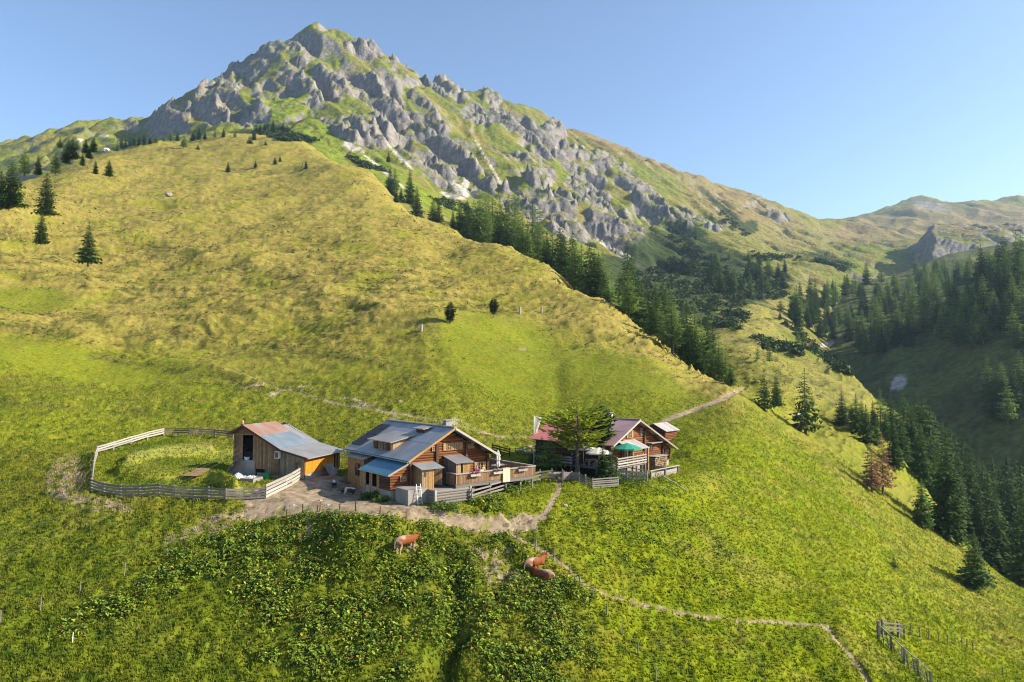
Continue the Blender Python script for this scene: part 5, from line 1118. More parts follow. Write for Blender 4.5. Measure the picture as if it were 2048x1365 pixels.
# gable facing the camera: boarded, with the tall opening
WB = .5
def gt(s): return rb(s) - .16
plank_wall(bn, (0, WB, 0), A_, -B_, -1.35, -.25, lambda s: .9, gt, .2, W_barn, 'gable_boards')
plank_wall(bn, (0, WB, 0), A_, -B_, .95, 4.0, lambda s: .35 if s > 2.4 else .9, gt, .2, W_barn, 'gable_boards'); plank_wall(bn, (0, WB, 0), A_, -B_, -.25, .95, lambda s: 4.35, gt, .2, W_barn, 'gable_boards')
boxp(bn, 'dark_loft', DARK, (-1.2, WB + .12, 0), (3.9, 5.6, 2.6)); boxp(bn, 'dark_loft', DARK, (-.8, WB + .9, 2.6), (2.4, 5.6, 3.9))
beam(bn, 'lintel', W_pale, (-1.3, WB - .08, 4.35), (1.0, WB - .08, 4.35), .12, .1)
boxp(bn, 'concrete_wall', CONC, (-.9, WB - .15, -.8), (1.25, WB + .1, 1.75)); boxp(bn, 'concrete_wall', CONC, (-1.4, WB - .05, -.8), (-.9, WB + .1, .9))
plank_wall(bn, (0, WB - .05, 0), A_, -B_, 4.1, 6.95, lambda s: .05, gt, .21, W_barnpale, 'annex_boards')
plank_wall(bn, (6.95, 0, 0), B_, A_, WB, 7.3, lambda s: .55, lambda s: rb(6.95) - .12, .19, W_orange, 'orange_cladding')
boxp(bn, 'stone_base', STONE, (1.4, WB + .05, -1.0), (6.93, 7.3, .5)); plank_wall(bn, (-1.35, 0, 0), B_, -A_, WB, 7.0, lambda s: .3, lambda s: rb(-1.35) - .15, .22, W_barn, 'left_boards'); plank_wall(bn, (0, 7.3, 0), A_, B_, -1.3, 6.9, lambda s: .3, gt, .22, W_barn, 'back_boards')
boxp(bn, 'stall_opening', DARK, (6.90, 6.1, .5), (7.0, 6.9, 2.3)); boxp(bn, 'stall_door', W_barnpale, (6.96, 6.85, .4), (7.02, 7.3, 2.4))
window(bn, (6.3, WB - .2, 1.45), A_, -B_, .36, .6, W_barn, 0, False)
bx_ = boxp(bn, 'hatch_box', WHITE, (3.75, WB - .42, 2.05), (4.25, WB - .1, 2.75)); boxp(bn, 'hatch_pane', GLASS, (3.8, WB - .44, 2.12), (4.18, WB - .425, 2.68))
def rpB(a, b, lift=0): return Vector((a, b, rb(a) + lift))
slab(bn, 'left_roof', R_metal, rpB(-1.8, 0), rpB(0, 0), rpB(0, 5.8), rpB(-1.8, 5.8), .09)
slab(bn, 'rusty_sheet', R_rust, rpB(0, 0, .01), rpB(2.0, 0, .01), rpB(2.0, 5.8, .01), rpB(0, 5.8, .01), .09)
slab(bn, 'blue_grey_sheet', flatm('roof_pale_blue', (.17, .21, .25), .45, .3, .5, .18, .9), rpB(2.0, 0), rpB(4.33, 0), rpB(4.33, 5.8), rpB(2.0, 5.8), .09)
slab(bn, 'rear_sheet', R_metal2, rpB(0.4, 5.82, -.25), rpB(4.33, 5.82, -.1), rpB(4.33, 7.7, -.1), rpB(0.4, 7.7, -.25), .09); slab(bn, 'rear_sheet', R_metal, rpB(-1.8, 5.82, -.2), rpB(.38, 5.82, -.24), rpB(.38, 7.7, -.24), rpB(-1.8, 7.7, -.2), .09)
slab(bn, 'annex_roof', R_metal2, rpB(4.2, -.05, -.06), rpB(7.55, -.05, .0), rpB(7.55, 7.5, .0), rpB(4.2, 7.5, -.06), .09)
beam(bn, 'bargeboard', W_logdark, rpB(0, -.03, -.1), rpB(4.33, -.03, -.1), .2, .05); beam(bn, 'bargeboard', W_logdark, rpB(0, -.03, -.1), rpB(-1.8, -.03, -.1), .2, .05); beam(bn, 'bargeboard', W_logdark, rpB(4.33, -.08, -.12), rpB(7.5, -.08, -.1), .18, .05); beam(bn, 'gutter', R_metal2, rpB(7.6, -.05, -.08), rpB(7.6, 7.5, -.08), .12, .12, 'log')
for a in (-1.5, 0, 1.5, 3.2): beam(bn, 'rafter', W_barn, (a, .05, rb(a) - .2), (a, .6, rb(a) - .2), .16, .14)
lathe(bn, 'signal_lamp', flatm('red_lamp', (.75, .22, .20), .5), [(.02, 0), (.09, .02), (.12, .2), (.08, .36), (.01, .38)], 10, Matrix.Translation((-.05, .1, 5.42)))
# ------------------------------------------------------------------ fences
def gpt(u, v, ymax=None):
    p = GA.hit(u, v); return p
def fence(name, label, px, rails, H, mat=W_grey, pmat=W_grey, pw=.12, rw=.14, rt=.035, group=None, post_kind='post', sag=.03, diag=False):
    pts = [gpt(*q) if not isinstance(q, Vector) else q for q in px]
    t = thing(name, label, 'fence', loc=pts[0], group=group); o0 = pts[0]
    for p in pts: 
        l = p - o0; beam(t, 'post', pmat, l + Vector((0, 0, -.3)), l + Vector((random.uniform(-.03, .03), random.uniform(-.03, .03), H + random.uniform(.02, .12))), pw, pw, 'box')
    for p, q in zip(pts[:-1], pts[1:]):
        a_, b_ = p - o0, q - o0; d = (b_ - a_).normalized(); nn = Vector((d.y, -d.x, 0)) * (pw * .6)
        for h in rails:
            beam(t, 'rail', mat, a_ - d * .08 + nn + Vector((0, 0, h + random.uniform(-sag, sag))), b_ + d * .08 + nn + Vector((0, 0, h + random.uniform(-sag, sag))), rw, rt)
        if diag: beam(t, 'brace', mat, a_ + nn * 1.4 + Vector((0, 0, rails[0])), b_ + nn * 1.4 + Vector((0, 0, rails[-1])), rw * .8, rt)
    return t
R4 = (.22, .48, .74, 1.0)
fence('board_fence', 'grey four board fence along the front of the oval paddock', [(183,982),(208,990),(241,995),(279,995),(318,993),(349,997),(388,999),(417,1000),(452,1002),(487,1002),(531,999)], R4, 1.08, W_grey, W_grey, rw=.17)
fence('board_fence', 'pale board fence rising from paddock corner to the barn', [(531,999),(572,979),(583,973),(609,956)], (.25, .58, .91, 1.2), 1.2, W_greylight, W_greylight, rw=.24)
fence('board_fence', 'pale board fence along the left end of the paddock', [(183,982),(184,962),(186,944),(189,926),(194,912)], R4, 1.05, W_greylight, W_greylight, rw=.17)
fence('board_fence', 'pale board fence climbing the upper left side of the paddock', [(194,912),(227,902),(262,891),(295,881),(328,873)], R4[1:], 1.05, W_greylight, W_greylight, rw=.17)
fence('board_fence', 'brown grey board fence along the back of the paddock to the barn', [(328,873),(352,873),(378,873),(400,874),(430,876),(466,880)], R4[1:], 1.05, W_barnpale, W_grey, rw=.17)
fence('rail_fence', 'sagging grey rail fence running below the terrace', [(943,1004),(980,992),(1015,981),(1050,970),(1080,963),(1104,960)], (.3, .62, .95), 1.1, W_grey, W_grey, rw=.15, rt=.06, sag=.07)
fence('garden_fence', 'dark plank fence right of the garden gate', [(1127,963),(1143,963),(1158,965)], (.2, .42, .64, .86), 1.0, W_grey, W_grey, rw=.2)
fence('garden_fence', 'slanting slat fence between gate fence and pale slat corner', [(1158,965),(1171,971),(1185,978)], (.2, .42, .64, .86), 1.0, W_grey, W_grey, rw=.10)
fence('garden_fence', 'pale horizontal slat fence of five slats in front of the garden', [(1185,978),(1236,974)], (.12, .32, .52, .72, .92), .95, W_greylight, W_grey, rw=.12)
fence('garden_fence', 'grey plank fence leading to the plank pen below the second hut', [(1211,962),(1228,961),(1260,963),(1294,965)], (.25, .6, .95), 1.05, W_greylight, W_grey, rw=.22, sag=.06)
fence('rail_fence', 'dark rail fence behind the terrace', [(985,905),(1000,909),(1019,914)], (.35, .65, .95), 1.05, W_logdark, W_logdark, rw=.15)
fence('rail_fence', 'pale pole fence on the lawn behind the flag', [(1030,912),(1046,908),(1063,905)], (.5, .85), .9, W_greylight, W_greylight, rw=.12, diag=True)
t = thing('garden_gate', 'small wooden garden gate at the top of the footpath', 'gate', loc=gpt(1106, 962)); e_ = gpt(1125, 963) - gpt(1106, 962)
for h in (.15, .5, .95): beam(t, 'rail', W_grey, Vector((0, 0, h)), e_ + Vector((0, 0, h)), .13, .05)
beam(t, 'brace', W_grey, Vector((0, 0, .2)), e_ + Vector((0, 0, .9)), .11, .05); beam(t, 'stile', W_grey, Vector((0, 0, -.1)), Vector((0, 0, 1.05)), .12, .1); beam(t, 'stile', W_grey, e_ + Vector((0, 0, -.1)), e_ + Vector((0, 0, 1.25)), .14, .12)
# lower right enclosure
def slat_fence(px, label):
    pts = [gpt(*q) for q in px]; o0 = pts[0]; t = thing('slat_fence', label, 'fence', loc=o0)
    for p, q in zip(pts[:-1], pts[1:]):
        a_, b_ = p - o0, q - o0; d = b_ - a_; beam(t, 'top_rail', W_greylight, a_ + U_ * 1.25, b_ + U_ * 1.25, .09, .09, 'log'); beam(t, 'low_rail', W_grey, a_ + U_ * .45, b_ + U_ * .45, .08, .08, 'log')
        n_ = max(2, int(d.length / .32))
        for k in range(n_): c_ = a_ + d * ((k + random.random() * .3) / n_); beam(t, 'slat', W_grey, c_ + Vector((random.uniform(-.12, .12), 0, -.1)), c_ + Vector((random.uniform(-.2, .2), .06, 1.15 + random.uniform(-.15, .1))), .075, .035)
        beam(t, 'post', W_grey, b_ - U_ * .3, b_ + U_ * 1.35, .14, .14)
    beam(t, 'post', W_grey, -U_ * .3, U_ * 1.5, .18, .18); return t
slat_fence([(1757,1278),(1782,1302),(1808,1328),(1836,1352),(1862,1378)], 'rustic slat fence running down to the lower right corner')
fence('rail_fence', 'two post rail gate frame at the top of the slat fence', [(1765,1272),(1797,1275)], (.55, .8, 1.15), 1.3, W_grey, W_grey, .18, .1, .1)
fence('rail_fence', 'broken braced fence piece beside the lower right gate', [(1797,1275),(1808,1280)], (.5, 1.1), 1.2, W_grey, W_grey, .12, .08, diag=True)
def post(u, v, hp, label, group, mat=W_grey, w=.11, name='fence_post', lean=.05):
    p = gpt(u, v); H = hp / F * p.y; o = bpy.data.objects.new(name, unit('post', mat)); COL.objects.link(o); o.scale = (w, w, H + .25); o.location = p + Vector((0, 0, (H - .25) / 2)); o.rotation_euler = (random.uniform(-lean, lean), random.uniform(-lean, lean) + .03, random.random()); return link_props(o, label, 'fence post', group)
ORD = ['first', 'second', 'third', 'fourth', 'fifth', 'sixth', 'seventh', 'eighth', 'ninth', 'tenth', 'eleventh', 'twelfth']
for i, (u_, v_, h_) in enumerate([(1821,1271,22),(1840,1275,20),(1857,1279,18),(1877,1282,19),(1895,1290,20),(1910,1291,19),(1924,1294,19),(1934,1296,18),(1946,1302,18)]): post(u_, v_, h_, ORD[i] + ' short post from the left in the row above the lower right enclosure', 'posts above the lower right enclosure')
post(2005, 1352, 18, 'single post on the slope at the lower right edge', None)
for i, (u_, v_, h_) in enumerate([(1033,1079,19),(1072,1096,20),(1108,1117,18),(1140,1146,16),(1160,1172,18),(1186,1196,22),(1214,1230,24),(1245,1270,26),(1276,1309,24),(1312,1364,28)]): post(u_, v_, h_, ORD[i] + ' post counted downhill along the footpath from the junction', 'posts beside the footpath')
for i, (u_, v_, h_) in enumerate([(1,1249,27),(81,1223,28),(160,1186,22),(249,1152,25),(335,1117,20)]): post(u_, v_, h_, ORD[i] + ' grey post from the left in the lower left pasture row', 'posts in the lower left pasture', W_grey, .09)
post(145, 1286, 20, 'thin white stake in the lower left pasture', None, WHITE, .06)
for i, (u_, v_, h_) in enumerate([(573,1041,22),(605,1033,24),(635,1026,16),(640,1024,20),(679,1026,18),(711,1024,20),(760,1030,16),(812,1046,14)]): post(u_, v_, h_, ORD[i] + ' dark post from the left along the lower edge of the yard', 'posts along the yard edge', W_logdark, .10)
for u_, v_, h_, lb in [(843,663,14,'grey tree stump left of the two small pines'),(1040,628,14,'weathered stump right of the two small pines'),(1083,626,12,'pale weathered stump farthest right on the upper slope')]: post(u_, v_, h_, lb, None, W_greylight, .55, 'tree_stump', .02)['category'] = 'stump'

# ------------------------------------------------------------------ flag, cables, small things
fp = gpt(1068, 935); fp.z = min(fp.z, -11.2 + .2)
fl = thing('flag', 'tall white banner flag with pink lettering beside the terrace', 'flag', loc=fp, rz=.6); Hf = (935 - 832) / F * fp.y
lathe(fl, 'pole', WHITE, [(.05, 0), (.03, Hf)], 8)
bm = bmesh.new(); rows = []
for k in range(15):
    t_ = k / 14; w_ = .95 * (1 - t_) ** .8 + .12; z_ = Hf - .1 - t_ * 2.9; x0 = .05 + 0.02 * t_; rows.append([bm.verts.new((x0 + w_ * j / 4, .12 * math.sin(j * 1.3 + t_ * 5) * (1 - .3 * t_), z_ - .05 * j * (1 - t_))) for j in range(5)])
for r0, r1 in zip(rows[:-1], rows[1:]):
    for j in range(4): bm.faces.new((r0[j], r0[j + 1], r1[j + 1], r1[j]))
bmesh.ops.solidify(bm, geom=bm.faces, thickness=.012); me = bpy.data.meshes.new('cloth'); bm.to_mesh(me); bm.free(); me.materials.append(FABRIC); cl = add(me, 'cloth', fl)
def stroke(parent, name, mat, pts, w, d=.02):
    for p, q in zip(pts[:-1], pts[1:]): beam(parent, name, mat, p, q, w, d, up=(0, 1, 0))
def fw(x_, z_): t_ = (Hf - .1 - z_) / 2.9; return Vector((x_, -.18 , z_))
import itertools
for k in range(9):                                            # slanted pink lettering down the banner
    z_ = Hf - .38 - k * .21; x_ = .78 - k * .068
    stroke(cl, 'lettering', PINK, [fw(x_, z_), fw(x_ - .05, z_ - .17)], .03); stroke(cl, 'lettering', PINK, [fw(x_ + .06, z_ - .03), fw(x_ - .03, z_ - .10)], .03) if k % 2 else None
def tube(name, pts, r_, mat, label, cat, group=None, parent=None, seg=6):
    bm = bmesh.new(); prev = None
    for i, p in enumerate(pts):
        d = (pts[min(i + 1, len(pts) - 1)] - pts[max(i - 1, 0)]).normalized(); s_ = d.cross(Vector((0, 0, 1)))
        s_ = s_.normalized() if s_.length > 1e-3 else Vector((1, 0, 0)); n_ = s_.cross(d); ring = [bm.verts.new(p + (s_ * math.cos(6.283 * k / seg) + n_ * math.sin(6.283 * k / seg)) * r_) for k in range(seg)]
        if prev:
            for k in range(seg): bm.faces.new((prev[k], prev[(k + 1) % seg], ring[(k + 1) % seg], ring[k]))
        prev = ring
    me = bpy.data.meshes.new(name); bm.to_mesh(me); bm.free(); me.materials.append(mat); o = add(me, name, parent)
    if label: link_props(o, label, cat, group)
    return o
for i, (p0, q0, lb) in enumerate([(FB.w(.2, .3, 3.3), P(-60, 1088, 52), 'upper cable strung from the barn loft down to the left edge'), (FB.w(.5, .3, 3.0), P(-40, 1130, 50), 'lower cable strung from the barn loft down to the left edge'), (FB.w(.0, .3, 3.15), P(-60, 1120, 51), 'middle cable strung from the barn loft down to the left edge')]):
    tube('cable', [p0.lerp(q0, k / 14) - Vector((0, 0, 2.2 * (k / 14) * (1 - k / 14))) for k in range(15)], .0042, CONC, lb, 'cable')
# things round the barn
t = thing('plank_ramp', 'curved pale plank ramp lying in the paddock', 'ramp', loc=gpt(385, 952), rz=-.15)
for k in range(8):
    z0 = .12 + .5 * (k / 8) ** 2; z1 = .12 + .5 * ((k + 1) / 8) ** 2; slab(t, 'plank', W_pale, (-.9 + .1 * k, -.7 + k * .2, z0), (.85 + .05 * k, -.7 + k * .2, z0), (.85 + .05 * k, -.71 + (k + 1) * .2, z1), (-.9 + .1 * k, -.71 + (k + 1) * .2, z1), .04)
for s in (-.6, .7): boxp(t, 'leg', W_barn, (s - .05, .6, -.2), (s + .05, .7, .45))
t = thing('concrete_trough', 'concrete trough filled with pale rubble in front of the barn', 'trough', FB.M)
for lo, hi in (((1.6, -2.4, -.9), (3.1, -2.25, .35)), ((1.6, -1.0, -.9), (3.1, -.85, .35)), ((1.6, -2.24, -.9), (1.75, -1.01, .35)), ((2.95, -2.24, -.9), (3.1, -1.01, .35))): boxp(t, 'wall', CONC, lo, hi)
pt = [(random.uniform(1.8, 2.9), random.uniform(-2.2, -1.1), random.uniform(.2, .4)) for _ in range(22)]; o = bush_cloud('rubble', pt, [random.uniform(.12, .25) for _ in pt], TARP, 71, 14, .8, 'stuff'); o.parent = t
boxp(t, 'ramp_wall', CONC, (3.12, -1.2, -.9), (5.6, -1.0, .05))
t = thing('tarpaulin', 'crumpled white tarpaulin on the ground before the barn opening', 'tarpaulin', FB.M)
bm = bmesh.new(); gv = [[bm.verts.new((-.5 + i * .17 + .12 * math.sin(j), -1.6 + j * .17, .05 + .55 * math.exp(-((i - 5) / 3.2) ** 2 - ((j - 4) / 3.0) ** 2) + random.uniform(0, .13))) for j in range(9)] for i in range(11)]
for i in range(10):
    for j in range(8): bm.faces.new((gv[i][j], gv[i + 1][j], gv[i + 1][j + 1], gv[i][j + 1]))
me = bpy.data.meshes.new('sheet'); bm.to_mesh(me); bm.free(); me.materials.append(TARP); add(me, 'sheet', t)
t = thing('leaning_boards', 'bundle of grey boards leaning against the barn front', 'boards', FB.M)
for k in range(6): beam(t, 'board', W_barnpale if k % 2 else W_grey, (-1.5 + k * .16, -1.3 + random.uniform(-.2, .2), -.2), (-.75 + k * .10, .3, 1.5 + random.uniform(-.3, .9)), .15, .03)
t = thing('green_tub', 'green plastic tub by the barn wall', 'tub', FB.M); lathe(t, 'tub', GREENP, [(.02, 0), (.3, 0), (.38, .55), (.34, .55), (.28, .06)], 14, Matrix.Translation((3.0, -.15, .05)))
boxp(t, 'handle', GREENP, (2.55, -.2, .45), (2.64, -.1, .52))
t = thing('blue_tub', 'pale blue tub inside the barn loft opening', 'tub', FB.M); lathe(t, 'tub', flatm('pale_blue_plastic', (.35, .55, .75), .4), [(.02, 0), (.22, 0), (.32, .3), (.28, .3), (.2, .05)], 14, Matrix.Translation((.2, .55, 1.76))); boxp(t, 'rim_handle', BLUEP, (-.15, .5, 2.0), (-.1, .6, 2.05))
t = thing('grey_panel', 'large pale grey panel leaning against the orange wall', 'panel', FB.M)
prism(t, 'panel', CONC, [(8.0, 3.6, -.05), (8.0, 5.2, -.05), (7.2, 5.2, 1.05), (7.2, 3.6, 1.05)], (.05, 0, .03)); beam(t, 'edge_batten', W_pale, (8.05, 3.6, 0), (7.25, 3.6, 1.1), .05, .05)
for i, (u_, v_, w_, rz) in enumerate([(690, 968, 1.3, .3), (703, 966, 1.5, .5), (683, 964, .9, 1.0), (679, 983, .9, -.4)]):
    t = thing('loose_plank', ('pale plank lying left in the shaded yard', 'long plank lying right in the shaded yard', 'short plank farthest back in the shaded yard', 'sunlit plank beside the spotted pig')[i], 'plank', loc=gpt(u_, v_) + Vector((0, 0, .1)), rz=rz); beam(t, 'plank', W_barnpale, (-w_ / 2, 0, .03), (w_ / 2, 0, .05), .05, .2); beam(t, 'batten', W_grey, (0, -.12, .07), (0, .12, .07), .03, .08)
# tiny shed by the broad spruce
ps = hit(1603, 846); t = thing('field_shed', 'tiny grey board shed beneath the broad spruce', 'shed', loc=ps, rz=.5)
for s in (0, 1): plank_wall(t, (-.9, -.8 if s == 0 else .8, 0), A_, -B_ if s == 0 else B_, 0, 1.8, lambda q: -.4, lambda q: 1.5, .2, W_barnpale, 'wall')
plank_wall(t, (-.9, -.8, 0), B_, -A_, 0, 1.6, lambda q: -.4, lambda q: 1.5, .2, W_pale, 'wall'); plank_wall(t, (.9, -.8, 0), B_, A_, 0, 1.6, lambda q: -.4, lambda q: 1.5, .2, W_pale, 'wall'); slab(t, 'roof', W_shingle, (-1.15, -1.05, 1.5), (1.15, -1.05, 1.5), (1.15, 1.05, 1.85), (-1.15, 1.05, 1.85), .08)
# log trough, garden tables, poles
t = thing('log_trough', 'hollowed log trough on the lawn behind the flag', 'trough', loc=gpt(1063, 912)); beam(t, 'trough', W_greylight, (-.9, 0, .35), (.9, .1, .35), .42, .42, 'log'); [boxp(t, 'leg', W_grey, (s - .08, -.15, -.1), (s + .08, .2, .2)) for s in (-.6, .6)]
pt2 = P(1118, 950, 72.0); pt2.z = ground(pt2.x, pt2.y); FT2 = Frame(pt2, (.95, .3)); table_set(FT2, 0, 0, .0, 'broad table top just behind the garden gate', 2.0)
p0, q0 = gpt(1327, 962) + U_ * .5, gpt(1376, 986) + U_ * .15; tube('fallen_pole', [p0, p0.lerp(q0, .5), q0], .06, W_greylight, 'long pale pole lying down the bank right of the pen', 'pole')
tube('fallen_pole', [gpt(775, 1003), gpt(775, 1003).lerp(gpt(782, 985) + U_ * .9, 1)], .03, STEEL, 'thin pale pipe leaning at the corner of the hut base', 'pipe')
# rocks
def rock(u, v, s, label, group=None, mat=None):
    p = hit(u, v); bm = bmesh.new(); bmesh.ops.create_icosphere(bm, subdivisions=2, radius=s)
    for v_ in bm.verts: v_.co *= 1 + .28 * math.sin(v_.co.x * 5 / s + u) * math.cos(v_.co.y * 4 / s + v) + random.uniform(-.1, .1)
    for v_ in bm.verts: v_.co.z *= .65
    me = bpy.data.meshes.new('boulder'); bm.to_mesh(me); bm.free(); me.materials.append(mat or STONE); o = bpy.data.objects.new('boulder', me); COL.objects.link(o); o.location = p; return link_props(o, label, 'boulder', group)
rock(214, 301, 3.0, 'white boulder on the left shoulder of the pasture', None, flatm('pale_rock', (.62, .58, .52), .9)); rock(338, 390, .9, 'small pale stone alone on the tan slope')
for i, (u_, v_) in enumerate([(640,1003),(655,1012),(702,972),(586,1012),(625,968),(640,966),(1130,1012),(760,808)]): rock(u_, v_, random.uniform(.12, .28), 'stone lying on the worn earth of the farm yard' if i < 6 else ('stone beside the footpath to the gate' if i == 6 else 'pale stone on the slope above the hut'), 'yard stones' if i < 6 else None)
# ------------------------------------------------------------------ garden trees and bushes
gt_ = KIND['larch_near'] = (crown_mesh('larch_crown', M_larch_near, 777, base=.40, rmax=.38, prof=.58, whorls=60, nb=14, droop=.06, tip=.0, size=.24, gap=.26, wobble=.6, curve=.25, jit=.14, oval=True), trunk_mesh('larch_trunk', r0=.034, seed=77, limbs=18))
NAMES['larch_near'] = 'larch_tree'
pb = P(1155, 948, 74.5); pb.z = ground(pb.x, pb.y); tree(pb, (P(1150, 803, 74.5).z - pb.z), 'larch_near', 'bright larch with bare trunk standing before the second hut')
def gtree(u, vt, Y, k, lb, wf): 
    q = P(u, vt, Y); zg = ground(q.x, q.y); tree(Vector((q.x, q.y, zg)), q.z - zg, k, lb, None, wf)
gtree(1199, 806, 76.0, 'round1', 'dark round stone pine rising behind the bright larch', 1.0); gtree(1206, 884, 72.5, 'spruce1', 'dark low spruce right of the larch trunk', 1.2); gtree(1222, 892, 71.0, 'young0', 'small dark conifer beside the balcony railing', 1.3); gtree(1102, 862, 76.0, 'larch1', 'young drooping larch left of the open parasols', 1.9)
gtree(1078, 872, 86, 'young0', 'dark bush conifer behind the flag', 1.6); gtree(1084, 872, 77.5, 'spruce0', 'dark conifer under the red roof', 1.3)
for i, (u_, v_, s_, lb) in enumerate([(765,1005,.8,'leafy bush at the corner of the hut base'),(740,1000,1.0,'dark bush in the shade beside the hut'),(890,1022,1.0,'round leafy bush below the grey balustrade'),(1040,975,.9,'dark bush below the right end of the terrace'),(1020,982,.7,'leafy bush below the terrace fence'),(1135,935,.5,'small green bush behind the garden gate'),(1060,968,.6,'low bush left of the garden gate')]):
    p = gpt(u_, v_); pt = [tuple(p + Vector((random.uniform(-s_, s_), random.uniform(-s_, s_) * .7, random.uniform(0, .4 * s_)))) for _ in range(34)]; bush_cloud('bush', pt, [random.uniform(.25, .4) * s_ for _ in pt], BUSH, 80 + i, 16, 1.1, None, lb, 'bush')

for i, (u_, Y_, s_, lb) in enumerate([(1090, 76.5, .8, 'leafy bush at the left end of the shaded terrace'), (1078, 78.0, .6, 'low green bush on the lawn beside the flag pole')]):
    p = P(u_, 900, Y_); p.z = ground(p.x, p.y); pt = [tuple(p + Vector((random.uniform(-s_, s_), random.uniform(-s_, s_) * .7, random.uniform(0, .9 * s_)))) for _ in range(34)]; bush_cloud('bush', pt, [random.uniform(.25, .4) * s_ for _ in pt], BUSH, 95 + i, 16, 1.1, None, lb, 'bush')
# ------------------------------------------------------------------ animals and people: one skinned surface each
def skin_mesh(name, verts, edges, radii, root=0, sub=2):
    me = bpy.data.meshes.new(name); me.from_pydata(verts, edges, []); o = bpy.data.objects.new(name, me); COL.objects.link(o)
    md = o.modifiers.new('s', 'SKIN'); md.use_smooth_shade = True
    for i, sv in enumerate(me.skin_vertices[0].data): r_ = radii[i]; sv.radius = (r_, r_) if not isinstance(r_, tuple) else r_; sv.use_root = (i == root)
    ss = o.modifiers.new('u', 'SUBSURF'); ss.levels = ss.render_levels = sub
    dg = bpy.context.evaluated_depsgraph_get(); m2 = bpy.data.meshes.new_from_object(o.evaluated_get(dg)); bpy.data.objects.remove(o); m2.name = name; return m2
def paint(me, fn, mat):
    n = len(me.vertices); co = np.empty(n * 3, np.float32); me.vertices.foreach_get('co', co); co = co.reshape(-1, 3); cc = np.ones((n, 4), np.float32); cc[:, :3] = fn(co)
    at = me.color_attributes.new('Col', 'FLOAT_COLOR', 'POINT'); at.data.foreach_set('color', cc.ravel()); me.materials.clear(); me.materials.append(mat)
    me.polygons.foreach_set('use_smooth', np.ones(len(me.polygons), bool)); return me
M_hide = col_mat('hide', .7, .2, 0.0)
BR, WH = np.array((.17, .045, .011)), np.array((.34, .26, .20))
def cow_col(co):                                              # chestnut flanks, white saddle line, rump and belly
    x, y, z = co.T; nzv = .12 * np.sin(x * 7 + z * 3) + .1 * np.sin(z * 9 + x * 4 + y * 3); top = sm(.0, .14, (z - (1.36 + .08 * np.sin(x * 2))) + nzv * .6) * sm(.55, .1, x) ; rump = sm(-.80, -1.0, x + nzv); bel = sm(.80, .68, z + nzv * .5) * (np.abs(x) < .8)
    w = np.clip(np.maximum(np.maximum(top, rump * .85), bel), 0, 1); leg = sm(.5, .3, z) * .3; w = np.maximum(w, leg * 1.5); w = np.where(x > .95, w * .1, w); return BR + (WH - BR) * w[:, None]
def cow_mesh(lying=False):
    V = [(-.95, 0, 1.22), (-.6, 0, 1.18), (0, 0, 1.05), (.5, 0, 1.08), (.85, 0, 1.15), (1.15, 0, 1.22 if not lying else 1.38), (1.40, 0, 1.12 if not lying else 1.50), (1.68, 0, .92 if not lying else 1.34)]
    R_ = [(.20, .20), (.33, .36), (.37, .42), (.34, .40), (.24, .30), (.17, .21), (.14, .16), (.085, .09)]; E = [(i, i + 1) for i in range(7)]
    def chain(st, pts, rs):
        k = st
        for p, r_ in zip(pts, rs): V.append(p); R_.append(r_); E.append((k, len(V) - 1)); k = len(V) - 1
    for s in (-1, 1):
        if not lying:
            chain(1, [(-.72, .22 * s, .92), (-.62, .23 * s, .66), (-.80, .22 * s, .42), (-.74, .22 * s, .10), (-.70, .22 * s, .0)], [.19, .12, .075, .055, .065]); chain(4, [(.68, .20 * s, .82), (.70, .20 * s, .48), (.69, .20 * s, .12), (.73, .20 * s, .0)], [.15, .085, .052, .062])
        else:
            chain(1, [(-.60, .34 * s, .92), (-.15, .46 * s, .74), (-.5, .50 * s, .66), (-.15, .50 * s, .64)], [.20, .11, .075, .055]); chain(4, [(.85, .26 * s, .86), (1.12, .25 * s, .70), (.80, .26 * s, .66)], [.14, .075, .055])
        chain(6, [(1.38, .16 * s, 1.20 if not lying else 1.58), (1.32, .30 * s, 1.20 if not lying else 1.58)], [.05, .045])
        chain(6, [(1.42, .09 * s, 1.28 if not lying else 1.66), (1.50, .17 * s, 1.42 if not lying else 1.80)], [.03, .015])
    chain(0, [(-1.10, 0, 1.15), (-1.14, 0, .85), (-1.12, .02, .55)], [.05, .035, .05]); return paint(skin_mesh('cow_body', V, E, R_, 2), cow_col, M_hide)
CS, CL = cow_mesh(), cow_mesh(True)
def animal(name, me, p, rz, sc, label, cat, dz=0, tilt=(0, 0)):
    o = bpy.data.objects.new(name, me); COL.objects.link(o); o.location = p + Vector((0, 0, dz)); o.rotation_euler = (tilt[0], tilt[1], rz); o.scale = (sc, sc, sc); return link_props(o, label, cat)
animal('cow', CS, gpt(811, 1108), .85, .95, 'chestnut and white cow standing among the dock plants', 'cow', .05)
animal('cow', CL, gpt(1068, 1134), .75, .92, 'orange brown cow lying with its head to the footpath', 'cow', -.62)
animal('cow', CL, gpt(1087, 1158), 2.5, .92, 'reddish cow with white back line lying nearest the camera', 'cow', -.62)
def pig_col(k):
    def f(co):
        x, y, z = co.T; w = np.clip(np.maximum(sm(.12, .05, np.abs(x - .22 + .1 * z)), sm(.50, .56, z + .05 * np.sin(9 * x)) * (x < (.1 if k else -.1))), 0, 1); B0, W0 = np.array((.035, .028, .026)), np.array((.55, .46, .42)); w = np.maximum(w, sm(.62, .70, x) * .7); return B0 + (W0 - B0) * w[:, None]
    return f
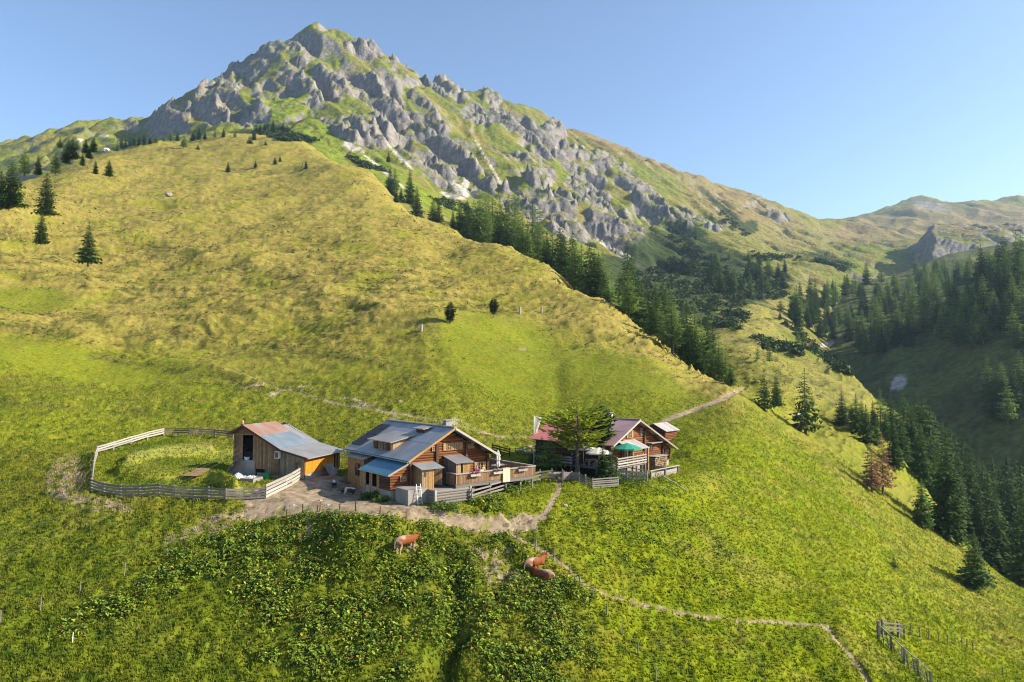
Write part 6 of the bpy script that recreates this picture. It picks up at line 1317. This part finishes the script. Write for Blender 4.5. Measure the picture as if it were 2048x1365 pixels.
def pig_mesh(k):
    V = [(-.55, 0, .46), (-.3, 0, .44), (0, 0, .42), (.28, 0, .42), (.5, 0, .34), (.70, 0, .18), (.80, 0, .12)]; R_ = [(.12, .12), (.19, .2), (.20, .22), (.18, .2), (.14, .15), (.08, .08), (.05, .05)]; E = [(i, i + 1) for i in range(6)]
    def chain(st, pts, rs):
        q = st
        for p, r_ in zip(pts, rs): V.append(p); R_.append(r_); E.append((q, len(V) - 1)); q = len(V) - 1
    for s in (-1, 1): chain(1, [(-.36, .12 * s, .26), (-.42, .12 * s, .14), (-.38, .12 * s, 0)], [.08, .045, .04]); chain(3, [(.26, .12 * s, .22), (.26, .12 * s, 0)], [.06, .04]); chain(4, [(.52, .12 * s, .42), (.60, .15 * s, .36)], [.05, .03])
    chain(0, [(-.66, 0, .5), (-.7, .04, .42)], [.025, .02]); return paint(skin_mesh('pig_body', V, E, R_, 2), pig_col(k), M_hide)
animal('pig', pig_mesh(1), gpt(697, 990), 2.95, 1.15, 'black and white spotted pig rooting at the edge of the shade', 'pig'); animal('pig', pig_mesh(0), gpt(668, 975), 1.9, 1.15, 'dark pig with pale rump in the sunlit yard', 'pig'); animal('pig', pig_mesh(0), gpt(739, 978), 1.2, 1.1, 'dark pig in the shade beside the stall doors', 'pig')
def person_mesh(name, shirt, trou, hair, seated=True):
    zs = .45
    V = [(0, 0, zs + .05), (0, 0, zs + .22), (0, 0, zs + .40), (0, 0, zs + .52), (0, .01, zs + .60), (0, .03, zs + .72), (0, .03, zs + .82)]; R_ = [(.15, .12), (.14, .11), (.16, .11), (.11, .08), (.05, .05), (.085, .10), (.075, .09)]; E = [(i, i + 1) for i in range(6)]
    def chain(st, pts, rs):
        q = st
        for p, r_ in zip(pts, rs): V.append(p); R_.append(r_); E.append((q, len(V) - 1)); q = len(V) - 1
    for s in (-1, 1):
        chain(0, [(.10 * s, .10, zs + .02), (.12 * s, .46, zs + .04), (.12 * s, .47, .10), (.12 * s, .62, .04)], [.09, .07, .05, .045]); chain(3, [(.19 * s, .0, zs + .49), (.24 * s, .05, zs + .24), (.16 * s, .32, zs + .30), (.14 * s, .40, zs + .31)], [.06, .045, .036, .035])
    def colf(co):
        x, y, z = co.T; c = np.empty((len(x), 3)); c[:] = shirt; c[(z < zs + .12)] = trou; sk = np.array((.45, .26, .18)); c[(z > zs + .565)] = sk; c[(z > zs + .79) | ((z > zs + .66) & (y < -.015))] = hair; c[(y > .30) & (z > zs + .2)] = sk; return c
    return paint(skin_mesh(name, V, E, R_, 1), colf, M_hide)
def person(fr, a, b, h, rz, shirt, trou, hair, label):
    me = person_mesh('person_body', shirt, trou, hair); o = bpy.data.objects.new('person', me); COL.objects.link(o); o.matrix_world = Matrix.Translation(fr.w(a, b, h)) @ Matrix.Rotation(math.atan2(fr.t.y, fr.t.x) + rz, 4, 'Z'); return link_props(o, label, 'person')
person(F2, -6.3, 4.92, 1.15, 0, (.03, .06, .42), (.05, .05, .08), (.12, .07, .04), 'person in blue top sitting at the table by the white parasols')
person(FH, 9.0, -.57, DF, math.pi, (.22, .06, .24), (.08, .08, .12), (.10, .06, .03), 'person in purple top sitting at the terrace table'); person(FH, 9.75, -.57, DF, math.pi, (.60, .28, .05), (.05, .06, .12), (.30, .18, .07), 'person in orange top sitting at the terrace table'); person(FH, 8.6, -1.93, DF, 0, (.55, .55, .58), (.06, .07, .14), (.06, .04, .03), 'person in pale top with back to the terrace railing')
bench = thing('bench', 'wooden bench on the balcony by the second hut porch', 'bench', F2.M); boxp(bench, 'seat', W_pale, (-1.2, -.9, 1.30 + .42), (.1, -.55, 1.30 + .46)); [boxp(bench, 'leg', W_pale, (s, -.85, .0), (s + .08, -.6, 1.72)) for s in (-1.15, -.05)]
person(F2, -.6, -.72, 1.30, math.pi, (.62, .10, .16), (.08, .07, .10), (.10, .06, .04), 'person in red top sitting on the porch of the second hut')
